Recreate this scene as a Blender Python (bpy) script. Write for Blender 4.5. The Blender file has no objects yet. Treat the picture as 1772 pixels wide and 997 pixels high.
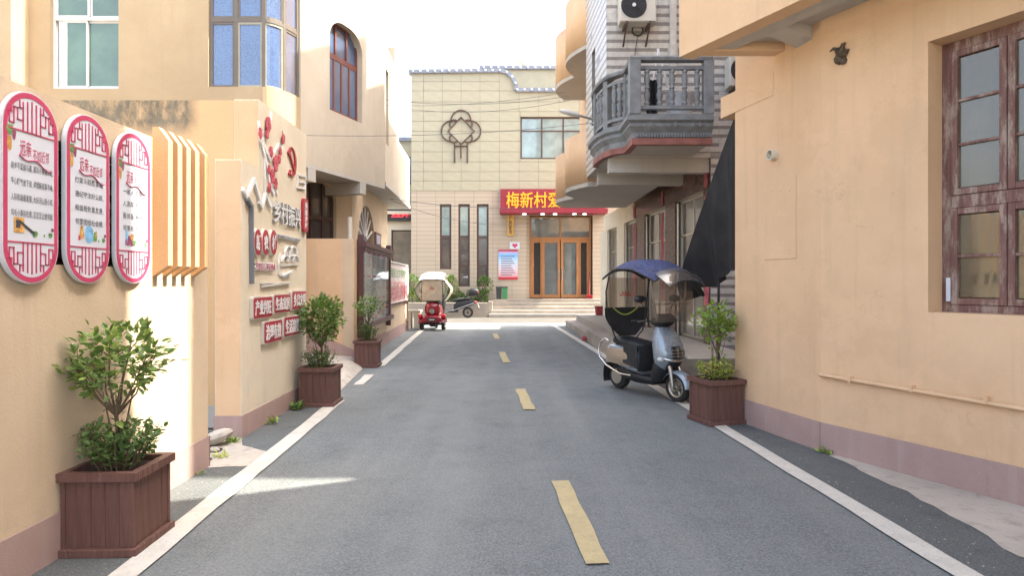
import bpy, math, random
from mathutils import Vector, Matrix
random.seed(7)
V = Vector
PI = math.pi
sc = bpy.context.scene
col = sc.collection

# ------------------------------------------------------------------ camera
F, H, CX, CY = 1100.0, 1.6, 886.0, 488.0          # focal length in photo pixels, eye height, principal point
cd = bpy.data.cameras.new('camera'); cam = bpy.data.objects.new('camera', cd); col.objects.link(cam)
cam.location = (0, 0, H); cam.rotation_euler = (PI / 2, 0, 0)
cd.sensor_width = 36.0; cd.lens = 36.0 * F / 1772.0
cd.shift_y = -(498.5 - CY) / 1772.0
cd.clip_start = 0.05; cd.clip_end = 2000
sc.camera = cam

# ------------------------------------------------------------------ sky, sun, exposure
SUN_EL, SUN_AZ = math.radians(53.5), math.radians(88.6)     # azimuth clockwise from +Y: the sun stands over the right-hand roofs
w = bpy.data.worlds.new('World'); sc.world = w; w.use_nodes = True
wn = w.node_tree.nodes; wl = w.node_tree.links
for n in list(wn): wn.remove(n)
sky = wn.new('ShaderNodeTexSky'); sky.sky_type = 'NISHITA'; sky.sun_disc = False
sky.sun_elevation = SUN_EL; sky.sun_rotation = SUN_AZ
sky.air_density = 1.0; sky.dust_density = 6.0; sky.ozone_density = 1.0; sky.altitude = 50
hs = wn.new('ShaderNodeHueSaturation'); hs.inputs['Saturation'].default_value = 0.7
bg = wn.new('ShaderNodeBackground'); bg.inputs['Strength'].default_value = 0.15
wo = wn.new('ShaderNodeOutputWorld')
wl.new(sky.outputs[0], hs.inputs['Color']); wl.new(hs.outputs[0], bg.inputs['Color']); wl.new(bg.outputs[0], wo.inputs[0])
sd = bpy.data.lights.new('sun', 'SUN'); so = bpy.data.objects.new('sun', sd); col.objects.link(so)
sd.energy = 2.9; sd.angle = math.radians(0.6); sd.color = (1.0, 0.92, 0.79)
sdir = V((math.sin(SUN_AZ) * math.cos(SUN_EL), math.cos(SUN_AZ) * math.cos(SUN_EL), math.sin(SUN_EL)))
so.location = (20, 0, 30); so.rotation_euler = sdir.to_track_quat('Z', 'Y').to_euler()
sc.view_settings.view_transform = 'Standard'; sc.view_settings.look = 'None'
sc.view_settings.exposure = 2.62; sc.view_settings.gamma = 1.0; sc.view_settings.use_curve_mapping = False
sc.render.engine = 'CYCLES'
sc.cycles.max_bounces = 10; sc.cycles.diffuse_bounces = 6; sc.cycles.transparent_max_bounces = 16
sc.cycles.sample_clamp_indirect = 8.0

# ------------------------------------------------------------------ photo pixel -> place
def at(x, y, Y): return V(((x - CX) / F * Y, Y, H - (y - CY) / F * Y))
def gr(x, y, z=0.0):
    p = at(x, y, F * H / (y - CY)); p.z = z; return p
def zz(y, Y): return H - (y - CY) / F * Y

class Fr:
    """vertical plane: u to the right as seen from the street, v up, n towards the viewer"""
    def __init__(s, P0, P1, n=0.0):
        a, b = V((P0[0], P0[1], 0)), V((P1[0], P1[1], 0))
        s.u = (b - a).normalized(); s.L = (b - a).length
        s.n = V((s.u.y, -s.u.x, 0)); s.o = a + s.n * n
        s.M = Matrix(((s.u.x, 0, s.n.x, s.o.x), (s.u.y, 0, s.n.y, s.o.y), (0, 1, 0, 0), (0, 0, 0, 1)))
    def pu(s, x):
        r = (x - CX) / F
        return (r * s.o.y - s.o.x) / (s.u.x - r * s.u.y)
    def uv(s, x, y):
        u = s.pu(x); Y = s.o.y + s.u.y * u
        return u, zz(y, Y)

# ------------------------------------------------------------------ mesh builder
class MB:
    def __init__(s, M=None):
        s.v = []; s.f = []; s.m = []; s.sm = []; s.M = M or Matrix.Identity(4)
    def add(s, vs, fs, m=0, sm=False):
        b = len(s.v); M = s.M
        s.v += [M @ V(p) for p in vs]
        s.f += [tuple(b + i for i in f) for f in fs]; s.m += [m] * len(fs); s.sm += [sm] * len(fs)
        return s
    def box(s, x0, x1, y0, y1, z0, z1, m=0):
        return s.add([(x0,y0,z0),(x1,y0,z0),(x1,y1,z0),(x0,y1,z0),(x0,y0,z1),(x1,y0,z1),(x1,y1,z1),(x0,y1,z1)],
                     [(3,2,1,0),(4,5,6,7),(0,1,5,4),(1,2,6,5),(2,3,7,6),(3,0,4,7)], m)
    def poly(s, pts, m=0): return s.add(pts, [tuple(range(len(pts)))], m)
    def prism(s, pts, ext, m=0, sm=False):
        n = len(pts); e = V(ext); pts = [V(p) for p in pts]
        s.add(pts + [p + e for p in pts], [tuple(range(n))[::-1], tuple(range(n, 2 * n))], m)
        return s.add(pts + [p + e for p in pts], [(i, (i + 1) % n, n + (i + 1) % n, n + i) for i in range(n)], m, sm)
    def tube(s, pts, r, n=8, m=0, caps=True, closed=False):
        pts = [V(p) for p in pts]; k = len(pts); rs = r if isinstance(r, (list, tuple)) else [r] * k
        vs = []; up = None
        for i, p in enumerate(pts):
            if closed: t = pts[(i + 1) % k] - pts[i - 1]
            else: t = pts[min(i + 1, k - 1)] - pts[max(i - 1, 0)]
            t = t.normalized() if t.length > 1e-9 else V((0, 0, 1))
            if up is None: up = V((0, 0, 1)) if abs(t.z) < .9 else V((1, 0, 0))
            a = t.cross(up); a = a.normalized() if a.length > 1e-6 else t.orthogonal().normalized()
            b = a.cross(t).normalized(); up = b
            for j in range(n):
                q = 2 * PI * j / n
                vs.append(p + a * (rs[i] * math.cos(q)) + b * (rs[i] * math.sin(q)))
        fs = []
        for i in range(k if closed else k - 1):
            i2 = (i + 1) % k
            for j in range(n):
                fs.append((i*n+j, i*n+(j+1) % n, i2*n+(j+1) % n, i2*n+j))
        s.add(vs, fs, m, True)
        if caps and not closed:
            s.add(vs[:n], [tuple(range(n))[::-1]], m); s.add(vs[-n:], [tuple(range(n))], m)
        return s
    def lathe(s, prof, o=(0,0,0), axis='z', n=12, m=0, sm=True, caps=True):
        o = V(o); vs = []; k = len(prof)
        for r, h in prof:
            for j in range(n):
                q = 2 * PI * j / n; c, d = r * math.cos(q), r * math.sin(q)
                vs.append(o + (V((c, d, h)) if axis == 'z' else V((c, h, d)) if axis == 'y' else V((h, c, d))))
        fs = [(i*n+j, i*n+(j+1) % n, (i+1)*n+(j+1) % n, (i+1)*n+j) for i in range(k-1) for j in range(n)]
        s.add(vs, fs, m, sm)
        if caps: s.add(vs[:n], [tuple(range(n))[::-1]], m); s.add(vs[-n:], [tuple(range(n))], m)
        return s
    def loft(s, rings, m=0, caps=True, sm=True, closed=True):
        n = len(rings[0]); vs = [p for r in rings for p in r]
        fs = [(i*n+j, i*n+(j+1) % n, (i+1)*n+(j+1) % n, (i+1)*n+j) for i in range(len(rings)-1) for j in range(n if closed else n-1)]
        s.add(vs, fs, m, sm)
        if caps and closed:
            s.add(list(rings[0]), [tuple(range(n))[::-1]], m); s.add(list(rings[-1]), [tuple(range(n))], m)
        return s
    def grid(s, fn, nu, nv, m=0, sm=True):
        vs = [fn(i / nu, j / nv) for i in range(nu + 1) for j in range(nv + 1)]
        return s.add(vs, [(i*(nv+1)+j, (i+1)*(nv+1)+j, (i+1)*(nv+1)+j+1, i*(nv+1)+j+1) for i in range(nu) for j in range(nv)], m, sm)
    def shell(s, fn, nu, nv, d, m=0, m2=None):
        """sheet fn(a,b) thickened by vector d, rim closed"""
        d = V(d); m2 = m if m2 is None else m2
        s.grid(fn, nu, nv, m); s.grid(lambda a, b: V(fn(a, b)) + d, nu, nv, m2)
        rim = [(i/nu, 0) for i in range(nu)] + [(1, j/nv) for j in range(nv)] + [(1-i/nu, 1) for i in range(nu)] + [(0, 1-j/nv) for j in range(nv)]
        p = [V(fn(*q)) for q in rim]; k = len(p)
        s.add(p + [q + d for q in p], [(i, (i+1) % k, k+(i+1) % k, k+i) for i in range(k)], m2)
        return s
    def wall(s, L, Ht, T, holes=(), m=0, v0=0.0, u0=0.0, mr=None):
        """slab in the (u,v) plane, front at n=0, with rectangular openings and their reveals"""
        mr = m if mr is None else mr
        us = sorted({u0, L} | {h[0] for h in holes} | {h[1] for h in holes}); vs = sorted({v0, Ht} | {h[2] for h in holes} | {h[3] for h in holes})
        for a, b in zip(us, us[1:]):
            for c, d in zip(vs, vs[1:]):
                mu, mv = (a + b) / 2, (c + d) / 2
                if any(h[0] < mu < h[1] and h[2] < mv < h[3] for h in holes): continue
                s.poly([(a,c,0),(b,c,0),(b,d,0),(a,d,0)], m); s.poly([(a,d,-T),(b,d,-T),(b,c,-T),(a,c,-T)], m)
        for a, b, c, d in holes:
            s.poly([(a,c,0),(a,d,0),(a,d,-T),(a,c,-T)], mr); s.poly([(b,c,-T),(b,d,-T),(b,d,0),(b,c,0)], mr)
            s.poly([(a,d,0),(b,d,0),(b,d,-T),(a,d,-T)], mr); s.poly([(a,c,-T),(b,c,-T),(b,c,0),(a,c,0)], mr)
        for a, b in ((u0, None), (L, None)):
            s.poly([(a,v0,0),(a,v0,-T),(a,Ht,-T),(a,Ht,0)], m)
        s.poly([(u0,Ht,0),(L,Ht,0),(L,Ht,-T),(u0,Ht,-T)], m); s.poly([(u0,v0,-T),(L,v0,-T),(L,v0,0),(u0,v0,0)], m)
        return s
    def sweep(s, path, prof, m=0, sm=False, closed_prof=True):
        """profile [(outward offset, z)] along a plan path [(x,y)]; outward is to the right of travel"""
        path = [V((p[0], p[1], 0)) for p in path]; k = len(path); rings = []
        for i, p in enumerate(path):
            t1 = (path[i] - path[i-1]).normalized() if i > 0 else None
            t2 = (path[i+1] - path[i]).normalized() if i < k - 1 else None
            n1 = V((t1.y, -t1.x, 0)) if t1 else None; n2 = V((t2.y, -t2.x, 0)) if t2 else None
            if n1 is None: nn = n2
            elif n2 is None: nn = n1
            else:
                nn = (n1 + n2).normalized(); nn = nn / max(.35, nn.dot(n1))
            rings.append([p + nn * o + V((0, 0, z)) for o, z in prof])
        return s.loft(rings, m, closed_prof, sm, closed_prof)
    def mesh(s, name, mats):
        me = bpy.data.meshes.new(name); me.from_pydata([tuple(p) for p in s.v], [], s.f)
        for mt in (mats if isinstance(mats, (list, tuple)) else [mats]): me.materials.append(mt)
        me.polygons.foreach_set('material_index', s.m); me.polygons.foreach_set('use_smooth', s.sm)
        me.update(); return me
    def build(s, name, mats, parent=None, bevel=0, local=False, label=None, stuff=False):
        o = bpy.data.objects.new(name, s.mesh(name, mats)); col.objects.link(o)
        attach(o, parent, local)
        if bevel:
            b = o.modifiers.new('bevel', 'BEVEL'); b.width = bevel; b.segments = 2; b.limit_method = 'ANGLE'; b.angle_limit = math.radians(40)
        if label: o['label'] = label
        if stuff: o['kind'] = 'stuff'
        return o
def attach(o, parent, local=False):
    if parent:
        o.parent = parent
        if parent.type == 'EMPTY' and not local: o.location = -V(parent.location)
def tag(o, label, cat, group=None):
    o['label'] = label; o['category'] = cat
    if group: o['group'] = group
    return o
def thing(name, label, cat, loc=(0,0,0), group=None, rz=0.0):
    o = bpy.data.objects.new(name, None); col.objects.link(o); o.location = loc; o.rotation_euler = (0, 0, rz)
    o.empty_display_size = .1
    return tag(o, label, cat, group)
def struct(o): o['kind'] = 'structure'; return o
def inst(name, me, parent, loc, rot=None, scale=None):
    o = bpy.data.objects.new(name, me); col.objects.link(o); o.parent = parent; o.location = loc
    if rot is not None: o.rotation_euler = rot
    if scale is not None: o.scale = scale
    return o
def copy_tree(o, parent=None):
    c = o.copy(); col.objects.link(c); c.parent = parent
    for ch in list(o.children): copy_tree(ch, c)
    return c

# ------------------------------------------------------------------ lettering (vector outlines of the built-in font)
_tx = {}
def glyphs(body, bold=0.0, space=1.0):
    k = (body, bold, space)
    if k not in _tx:
        c = bpy.data.curves.new('lettering', 'FONT'); c.body = body; c.offset = bold; c.space_line = space; c.align_x = 'LEFT'; c.resolution_u = 3
        o = bpy.data.objects.new('lettering_source', c); col.objects.link(o)
        me = bpy.data.meshes.new_from_object(o.evaluated_get(bpy.context.evaluated_depsgraph_get()))
        bpy.data.objects.remove(o); bpy.data.curves.remove(c)
        _tx[k] = ([v.co.copy() for v in me.vertices], [tuple(p.vertices) for p in me.polygons]); bpy.data.meshes.remove(me)
    return _tx[k]
def lettering(body, fr, u0, u1, v0, v1, n, mat, parent, name='lettering', bold=0.0, depth=0.0, stack=False):
    """fit the words into the rectangle u0..u1, v0..v1 of a wall frame, n metres in front of it"""
    vs, fs = glyphs('\n'.join(body) if stack else body, bold)
    xs = [p.x for p in vs]; ys = [p.y for p in vs]
    a, b, c, d = min(xs), max(xs), min(ys), max(ys)
    mb = MB(fr.M if isinstance(fr, Fr) else fr)
    q = [V((u0 + (p.x - a) / (b - a) * (u1 - u0), v0 + (p.y - c) / (d - c) * (v1 - v0), n)) for p in vs]
    mb.add(q, fs)
    if depth:
        e = {}
        for f in fs:
            for i in range(len(f)):
                x, y = f[i], f[(i + 1) % len(f)]
                e[(x, y)] = 1
        k = len(q); mb.add(q + [p - V((0, 0, depth)) for p in q], [(x, y, k + y, k + x) for (x, y) in e if (y, x) not in e])
    return mb.build(name, mat, parent)
for _b in ('产业兴旺', '生态宜居', '乡风文明', '治理有效', '生活富裕', '乡村振兴'): glyphs(_b, .02)

# ------------------------------------------------------------------ materials
def lin(c): return tuple(((x / 255) / 12.92 if x <= 10.3 else ((x / 255 + .055) / 1.055) ** 2.4) for x in c)
class NT:
    def __init__(s, name):
        s.m = bpy.data.materials.new(name); s.m.use_nodes = True; s.t = s.m.node_tree
        for n in list(s.t.nodes): s.t.nodes.remove(n)
        s.out = s.n('ShaderNodeOutputMaterial'); s.tc = s.n('ShaderNodeTexCoord')
    def n(s, ty, **k):
        x = s.t.nodes.new(ty)
        for a, b in k.items(): setattr(x, a, b)
        return x
    def l(s, a, b): s.t.links.new(a, b)
    def noise(s, scale, detail=4, rough=.55, vec=None, stretch=None):
        x = s.n('ShaderNodeTexNoise'); x.inputs['Scale'].default_value = scale; x.inputs['Detail'].default_value = detail; x.inputs['Roughness'].default_value = rough
        v = vec or s.tc.outputs['Object']
        if stretch:
            mp = s.n('ShaderNodeMapping'); mp.inputs['Scale'].default_value = stretch; s.l(v, mp.inputs[0]); v = mp.outputs[0]
        s.l(v, x.inputs['Vector']); return x.outputs['Fac']
    def ramp(s, fac, stops):
        r = s.n('ShaderNodeValToRGB'); e = r.color_ramp.elements
        while len(e) > 1: e.remove(e[-1])
        for i, (p, c) in enumerate(stops):
            q = e[0] if i == 0 else e.new(p)
            q.position = p; q.color = (c, c, c, 1) if isinstance(c, (int, float)) else tuple(c) + (1,)
        s.l(fac, r.inputs[0]); return r.outputs[0]
    def mix(s, fac, a, b, mode='MIX'):
        x = s.n('ShaderNodeMix', data_type='RGBA', blend_type=mode)
        for sock, val in ((x.inputs[0], fac), (x.inputs[6], a), (x.inputs[7], b)):
            if hasattr(val, 'is_output'): s.l(val, sock)
            elif isinstance(val, (int, float)): sock.default_value = val
            else: sock.default_value = tuple(val) + (1,)
        return x.outputs[2]
    def bump(s, h, strength, dist=.02):
        b = s.n('ShaderNodeBump'); b.inputs['Strength'].default_value = strength; b.inputs['Distance'].default_value = dist; s.l(h, b.inputs['Height']); return b.outputs[0]
    def bsdf(s, color, rough=.6, metal=0.0, normal=None, spec=.5, **k):
        b = s.n('ShaderNodeBsdfPrincipled')
        for sock, val in ((b.inputs['Base Color'], color), (b.inputs['Roughness'], rough)):
            if hasattr(val, 'is_output'): s.l(val, sock)
            elif isinstance(val, (int, float)): sock.default_value = val
            else: sock.default_value = tuple(val) + (1,)
        b.inputs['Metallic'].default_value = metal; b.inputs['Specular IOR Level'].default_value = spec
        for a, v in k.items(): b.inputs[a.replace('_', ' ')].default_value = v
        if normal: s.l(normal, b.inputs['Normal'])
        s.l(b.outputs[0], s.out.inputs[0]); return b
def pm(name, c, rough=.55, var=.18, vs=4.0, bump=.1, bs=60, metal=0.0, spec=.4, dist=.004, **k):
    t = NT(name); c = V(c)
    rnd = t.n('ShaderNodeObjectInfo').outputs['Random']
    cc = t.mix(t.ramp(t.noise(vs), [(.3, 0.0), (.7, 1.0)]), tuple(c * (1 - var)), tuple(min(1, x) for x in c * (1 + var * .6)))
    cc = t.mix(t.ramp(rnd, [(0, 0.0), (1, .22)]), cc, tuple(c * .8))
    rr = t.ramp(t.noise(vs * 4), [(.3, max(0, rough - .08)), (.7, min(1, rough + .1))])
    t.bsdf(cc, rr, metal, t.bump(t.noise(bs, 3), bump, dist) if bump else None, spec, **k); return t.m
def plaster(name, c, stain=(.30, .24, .17), amt=.35, rough=.85, light=None, streak=.38):
    t = NT(name); c = V(c)
    big = t.noise(.7, 5, .6); mid = t.noise(3.1, 6, .65); st = t.noise(1.6, 5, .6, stretch=(5, 5, .35)); fine = t.noise(140, 3)
    cc = t.mix(t.ramp(big, [(.32, 0.0), (.68, 1.0)]), tuple(c * .90), tuple(light or c * 1.06))
    cc = t.mix(t.ramp(mid, [(.35, 0.0), (.75, .25)]), cc, tuple(c * .82))
    cc = t.mix(t.ramp(st, [(.52, 0.0), (.74, streak)]), cc, tuple(stain[i] * .5 + c[i] * .5 for i in range(3)))
    sp = t.noise(34 if amt < .9 else 11, 7, .75)
    cc = t.mix(t.ramp(sp, [(.66, 0.0), (.74 if amt < .9 else .69, amt * .6)]), cc, stain)
    # hairline cracks that come and go, and paler patch repairs
    wv = t.n('ShaderNodeVectorMath', operation='ADD'); nv = t.n('ShaderNodeTexNoise'); nv.inputs['Scale'].default_value = 2.5; nv.inputs['Detail'].default_value = 6; t.l(t.tc.outputs['Object'], nv.inputs['Vector'])
    t.l(t.tc.outputs['Object'], wv.inputs[0]); t.l(nv.outputs['Color'], wv.inputs[1])
    vo = t.n('ShaderNodeTexVoronoi', feature='DISTANCE_TO_EDGE'); vo.inputs['Scale'].default_value = .8; t.l(wv.outputs[0], vo.inputs['Vector'])
    ck = t.n('ShaderNodeMath', operation='MULTIPLY'); t.l(t.ramp(vo.outputs['Distance'], [(0, .24), (.006, 0.0)]), ck.inputs[0]); t.l(t.ramp(t.noise(1.1, 2), [(.5, 0.0), (.62, 1.0)]), ck.inputs[1])
    cc = t.mix(ck.outputs[0], cc, tuple(c * .45))
    cc = t.mix(t.ramp(t.noise(.55, 7, .72), [(.55, 0.0), (.585, .22)]), cc, tuple(min(1, x * 1.12 + .02) for x in c))
    h = t.mix(.35, t.noise(55, 4, .6), t.noise(6, 4)); h2 = t.mix(.3, h, fine)
    t.bsdf(cc, rough, 0, t.bump(h2, .5, .014), .25); return t.m
M = {}
M['orange'] = plaster('orange_plaster', (.67, .445, .262), light=(.70, .485, .30))
M['peach'] = plaster('peach_plaster', (.56, .435, .295), light=(.60, .48, .345))
M['cream'] = plaster('cream_plaster', (.66, .58, .44), light=(.70, .62, .48))
M['pale'] = plaster('pale_plaster', (.49, .425, .33), light=(.53, .465, .37))
M['purple'] = plaster('purple_skirting', (.38, .262, .232), stain=(.55, .50, .45), amt=1.0, light=(.415, .295, .262))
M['soffit'] = plaster('grey_soffit', (.47, .44, .39), stain=(.22, .20, .17), amt=.6)
def mouldy():
    t = NT('mouldy_plaster'); c = V((.60, .40, .22))
    base = t.mix(t.noise(1.0, 5), tuple(c * .9), tuple(c * 1.08))
    g = t.n('ShaderNodeSeparateXYZ'); t.l(t.tc.outputs['Object'], g.inputs[0])
    nz = t.noise(2.6, 8, .7); nx = t.noise(9, 8, .75, stretch=(1, 1, .5))
    # weather stain with its own outline along the coping, left of the clean patch
    mr = t.n('ShaderNodeMapRange'); mr.inputs[1].default_value = 3.16; mr.inputs[2].default_value = 3.36; t.l(g.outputs[2], mr.inputs[0])
    mx = t.n('ShaderNodeMapRange'); mx.inputs[1].default_value = -3.42; mx.inputs[2].default_value = -3.58; t.l(g.outputs[0], mx.inputs[0])
    a = t.n('ShaderNodeMath', operation='MULTIPLY'); t.l(mr.outputs[0], a.inputs[0]); t.l(mx.outputs[0], a.inputs[1])
    b = t.n('ShaderNodeMath', operation='MULTIPLY'); t.l(a.outputs[0], b.inputs[0]); t.l(t.ramp(nx, [(.3, .15), (.55, 1.0)]), b.inputs[1])
    cc = t.mix(b.outputs[0], base, t.mix(nz, (.035, .03, .022), (.30, .26, .19)))
    t.bsdf(cc, .9, 0, t.bump(t.noise(40, 5), .4, .01), .2); return t.m
M['mould'] = mouldy()
def asphalt(name='asphalt', k=1.0, tracks=True):
    t = NT(name); K = lambda *c: tuple(x * k for x in c)
    big = t.noise(.35, 5, .6); mid = t.noise(2.2, 6, .7); fine = t.noise(70, 4, .75); vor = t.n('ShaderNodeTexVoronoi'); vor.inputs['Scale'].default_value = 130; t.l(t.tc.outputs['Object'], vor.inputs['Vector'])
    cc = t.mix(t.ramp(fine, [(.36, 0.0), (.66, 1.0)]), K(.055, .063, .064), K(.200, .218, .214))
    cc = t.mix(t.ramp(vor.outputs['Color'], [(.55, 0.0), (.95, .4)]), cc, K(.29, .30, .285))
    cc = t.mix(t.ramp(big, [(.35, 0.0), (.65, .4)]), cc, K(.20, .214, .208))
    cc = t.mix(t.ramp(mid, [(.55, 0.0), (.74, .38)]), cc, K(.072, .080, .083))
    if tracks:                                   # tyre-polished bands along the lane
        trk = t.noise(.9, 4, .55, stretch=(1.7, .10, 1)); cc = t.mix(t.ramp(trk, [(.45, 0.0), (.70, .45)]), cc, K(.235, .246, .236))
        oil = t.noise(1.1, 4, .6, stretch=(1, .5, 1)); cc = t.mix(t.ramp(oil, [(.66, 0.0), (.76, .45)]), cc, K(.055, .06, .062))
    scuff = t.noise(3.0, 7, .75, stretch=(.6, 2.2, 1)); cc = t.mix(t.ramp(scuff, [(.66, 0.0), (.74, .4)]), cc, K(.30, .31, .30))
    spot = t.noise(26, 2, .5); cc = t.mix(t.ramp(spot, [(.76, 0.0), (.79, .7)]), cc, K(.38, .36, .32))
    h = t.mix(.5, fine, vor.outputs['Distance'])
    t.bsdf(cc, t.ramp(mid, [(.3, .60), (.7, .82)]), 0, t.bump(h, .5, .012), .3); return t.m
M['asphalt'] = asphalt()
M['asphalt_dark'] = asphalt('shoulder_asphalt', .74, False)
def concrete(name, c, dirt=(.20, .18, .15)):
    t = NT(name); c = V(c)
    cc = t.mix(t.ramp(t.noise(1.3, 6, .65), [(.35, 0.0), (.7, 1.0)]), tuple(c * .8), tuple(c * 1.1))
    cc = t.mix(t.ramp(t.noise(7, 7, .7), [(.52, 0.0), (.7, .55)]), cc, dirt)
    cc = t.mix(t.ramp(t.noise(60, 3, .7), [(.62, 0.0), (.75, .4)]), cc, tuple(c * .55))
    t.bsdf(cc, .85, 0, t.bump(t.noise(35, 6, .7), .5, .012), .25); return t.m
M['concrete'] = concrete('concrete', (.46, .415, .35))
M['street_concrete'] = concrete('street_concrete', (.095, .09, .078), (.07, .067, .06))
M['slab'] = concrete('podium_stone', (.36, .315, .26))
M['stone_step'] = concrete('step_stone', (.34, .30, .25))
M['stucco_rail'] = pm('grey_painted_cement', (.195, .208, .215), .6, .3, 6, .3, 50)
M['dirt'] = concrete('bare_ground', (.30, .27, .22))
def paint(name, c, worn):
    t = NT(name); c = V(c)
    cc = t.mix(t.ramp(t.noise(6, 6, .7), [(.3, 0.0), (.7, 1.0)]), tuple(c * .82), tuple(c * 1.05))
    cc = t.mix(t.ramp(t.noise(75, 4, .7), [(.56, 0.0), (.70, worn)]), cc, (.16, .16, .155))
    cc = t.mix(t.ramp(t.noise(2.3, 6, .7), [(.58, 0.0), (.75, worn * .7)]), cc, (.22, .215, .2))
    t.bsdf(cc, .7, 0, t.bump(t.noise(90, 3), .4, .008), .3); return t.m
M['white_line'] = paint('white_road_paint', (.58, .55, .48), .6)
M['yellow_line'] = paint('yellow_road_paint', (.46, .375, .20), .75)
def wood(name, c, wear=.3, axis=(9, 9, .6), lo=.58):
    t = NT(name); c = V(c)
    rnd = t.n('ShaderNodeObjectInfo').outputs['Random']
    g = t.noise(5, 6, .65, stretch=axis)
    cc = t.mix(t.ramp(g, [(.3, 0.0), (.7, 1.0)]), tuple(c * .65), tuple(c * 1.3))
    cc = t.mix(t.ramp(rnd, [(0, 0.0), (1, .4)]), cc, tuple(c * .7))
    cc = t.mix(t.ramp(t.noise(14, 7, .75, stretch=(1, 1, .25)), [(lo, 0.0), (lo + .13, wear)]), cc, (.34, .265, .215))
    t.bsdf(cc, .62, 0, t.bump(g, .35, .006), .3); return t.m
M['planter'] = wood('planter_wood', (.14, .070, .055), .42)
M['oldwood'] = wood('peeling_window_paint', (.175, .088, .072), .85, lo=.48)
M['doorwood'] = wood('oak_door_frame', (.36, .17, .07), .1)
M['brownframe'] = pm('brown_window_frame', (.085, .052, .042), .5)
M['redframe'] = pm('maroon_window_frame', (.16, .055, .045), .5)
M['boardframe'] = pm('maroon_board_frame', (.105, .045, .042), .45)
def glass(name, tint, dark, refl=1.0, trans=.0, pat=None, rough=.03, cap=1.0):
    t = NT(name)
    gl = t.n('ShaderNodeBsdfGlossy'); gl.inputs['Roughness'].default_value = rough; gl.inputs['Color'].default_value = (refl, refl, refl, 1)
    df = t.n('ShaderNodeBsdfPrincipled'); df.inputs['Roughness'].default_value = .3
    cc = t.mix(t.ramp(t.noise(1.6, 4), [(.35, 0.0), (.65, 1.0)]), tuple(V(tint) * .75), tuple(V(tint) * 1.2))
    if pat:
        vo = t.n('ShaderNodeTexVoronoi'); vo.inputs['Scale'].default_value = pat; t.l(t.tc.outputs['Object'], vo.inputs['Vector'])
        cc = t.mix(t.ramp(vo.outputs['Distance'], [(.2, 0.0), (.6, .7)]), cc, tuple(min(1, x * 1.5 + .03) for x in tint))
    t.l(cc, df.inputs['Base Color'])
    tr = t.n('ShaderNodeBsdfTransparent'); tr.inputs['Color'].default_value = tuple(min(1, x) for x in V(dark)) + (1,)
    m1 = t.n('ShaderNodeMixShader'); m1.inputs[0].default_value = trans; t.l(df.outputs[0], m1.inputs[1]); t.l(tr.outputs[0], m1.inputs[2])
    fr = t.n('ShaderNodeFresnel'); fr.inputs['IOR'].default_value = 1.5
    nb = t.bump(t.noise(1.3, 2), .06, .05); t.l(nb, gl.inputs['Normal'])
    m2 = t.n('ShaderNodeMixShader'); t.l(t.ramp(fr.outputs[0], [(0, .05), (.5, .6 * cap), (1, cap)]), m2.inputs[0]); t.l(m1.outputs[0], m2.inputs[1]); t.l(gl.outputs[0], m2.inputs[2])
    t.l(m2.outputs[0], t.out.inputs[0]); return t.m
M['green_glass'] = glass('green_window_glass', (.085, .155, .095), (.5, .8, .6), trans=.15, cap=.6)
M['blue_glass'] = glass('blue_patterned_glass', (.040, .085, .185), (.3, .5, .8), trans=0, pat=32, rough=.10, cap=.5)
M['blue_plain'] = glass('blue_window_glass', (.05, .10, .19), (.3, .5, .8))
M['dark_glass'] = glass('dark_window_glass', (.075, .066, .062), (.5, .5, .5))
M['door_glass'] = glass('shop_door_glass', (.13, .15, .15), (.6, .65, .65), trans=.15)
M['pale_glass'] = glass('pale_window_glass', (.22, .30, .29), (.6, .65, .65))
M['clear_glass'] = glass('old_clear_glass', (.165, .145, .095), (.84, .80, .70), trans=.5, cap=.06)
M['clear_film'] = glass('clear_plastic_film', (.30, .27, .24), (.90, .88, .85), trans=.86, rough=.12, cap=.22)
M['board_glass'] = glass('notice_board_glass', (.2, .2, .2), (.92, .94, .93), trans=.93, cap=.28)
M['shutter_glass'] = glass('bronze_shop_glass', (.17, .145, .115), (.6, .6, .6), rough=.08)
M['curtain'] = pm('grey_curtain', (.20, .19, .155), .9, .3, 8)
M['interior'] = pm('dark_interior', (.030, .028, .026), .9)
M['white'] = pm('white_panel', (.60, .63, .69), .4, .04, 3, 0)
M['whitemetal'] = pm('white_metal', (.66, .66, .64), .4, .1)
M['offwhite'] = pm('off_white_plastic', (.58, .56, .50), .5, .1)
M['pinkred'] = pm('pink_red_print', (.50, .060, .130), .4, .1, 6, 0)
M['signred'] = pm('sign_red', (.36, .030, .045), .35, .15, 6, 0)
M['banner'] = pm('banner_red', (.26, .026, .045), .5, .15, 4, 0)
M['yellow'] = pm('sign_yellow', (.82, .46, .025), .45, .08, 5, 0)
M['gold'] = pm('gold_sign', (.62, .36, .08), .4, .4, 14)
M['ink'] = pm('dark_ink', (.055, .055, .065), .6, .1, 5, 0)
M['midgrey'] = pm('mid_grey_letter_side', (.33, .335, .34), .5, .1, 5, 0)
M['greyink'] = pm('grey_letters', (.16, .17, .19), .5, .1, 5, 0)
M['leafgreen_print'] = pm('green_print', (.13, .30, .09), .5, .5, 30, 0)
M['blue_print'] = pm('blue_print', (.22, .48, .74), .5, .4, 30, 0)
M['ochre_print'] = pm('ochre_print', (.58, .33, .10), .5, .6, 40, 0)
M['plum_print'] = pm('plum_print', (.27, .07, .13), .5, .5, 30, 0)
M['silver_letter'] = pm('white_letter_face', (.70, .70, .69), .35, .08)
M['iron'] = pm('rusty_iron', (.10, .062, .05), .6, .3)
M['dark_metal'] = pm('dark_metal', (.045, .045, .048), .45, .2)
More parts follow.
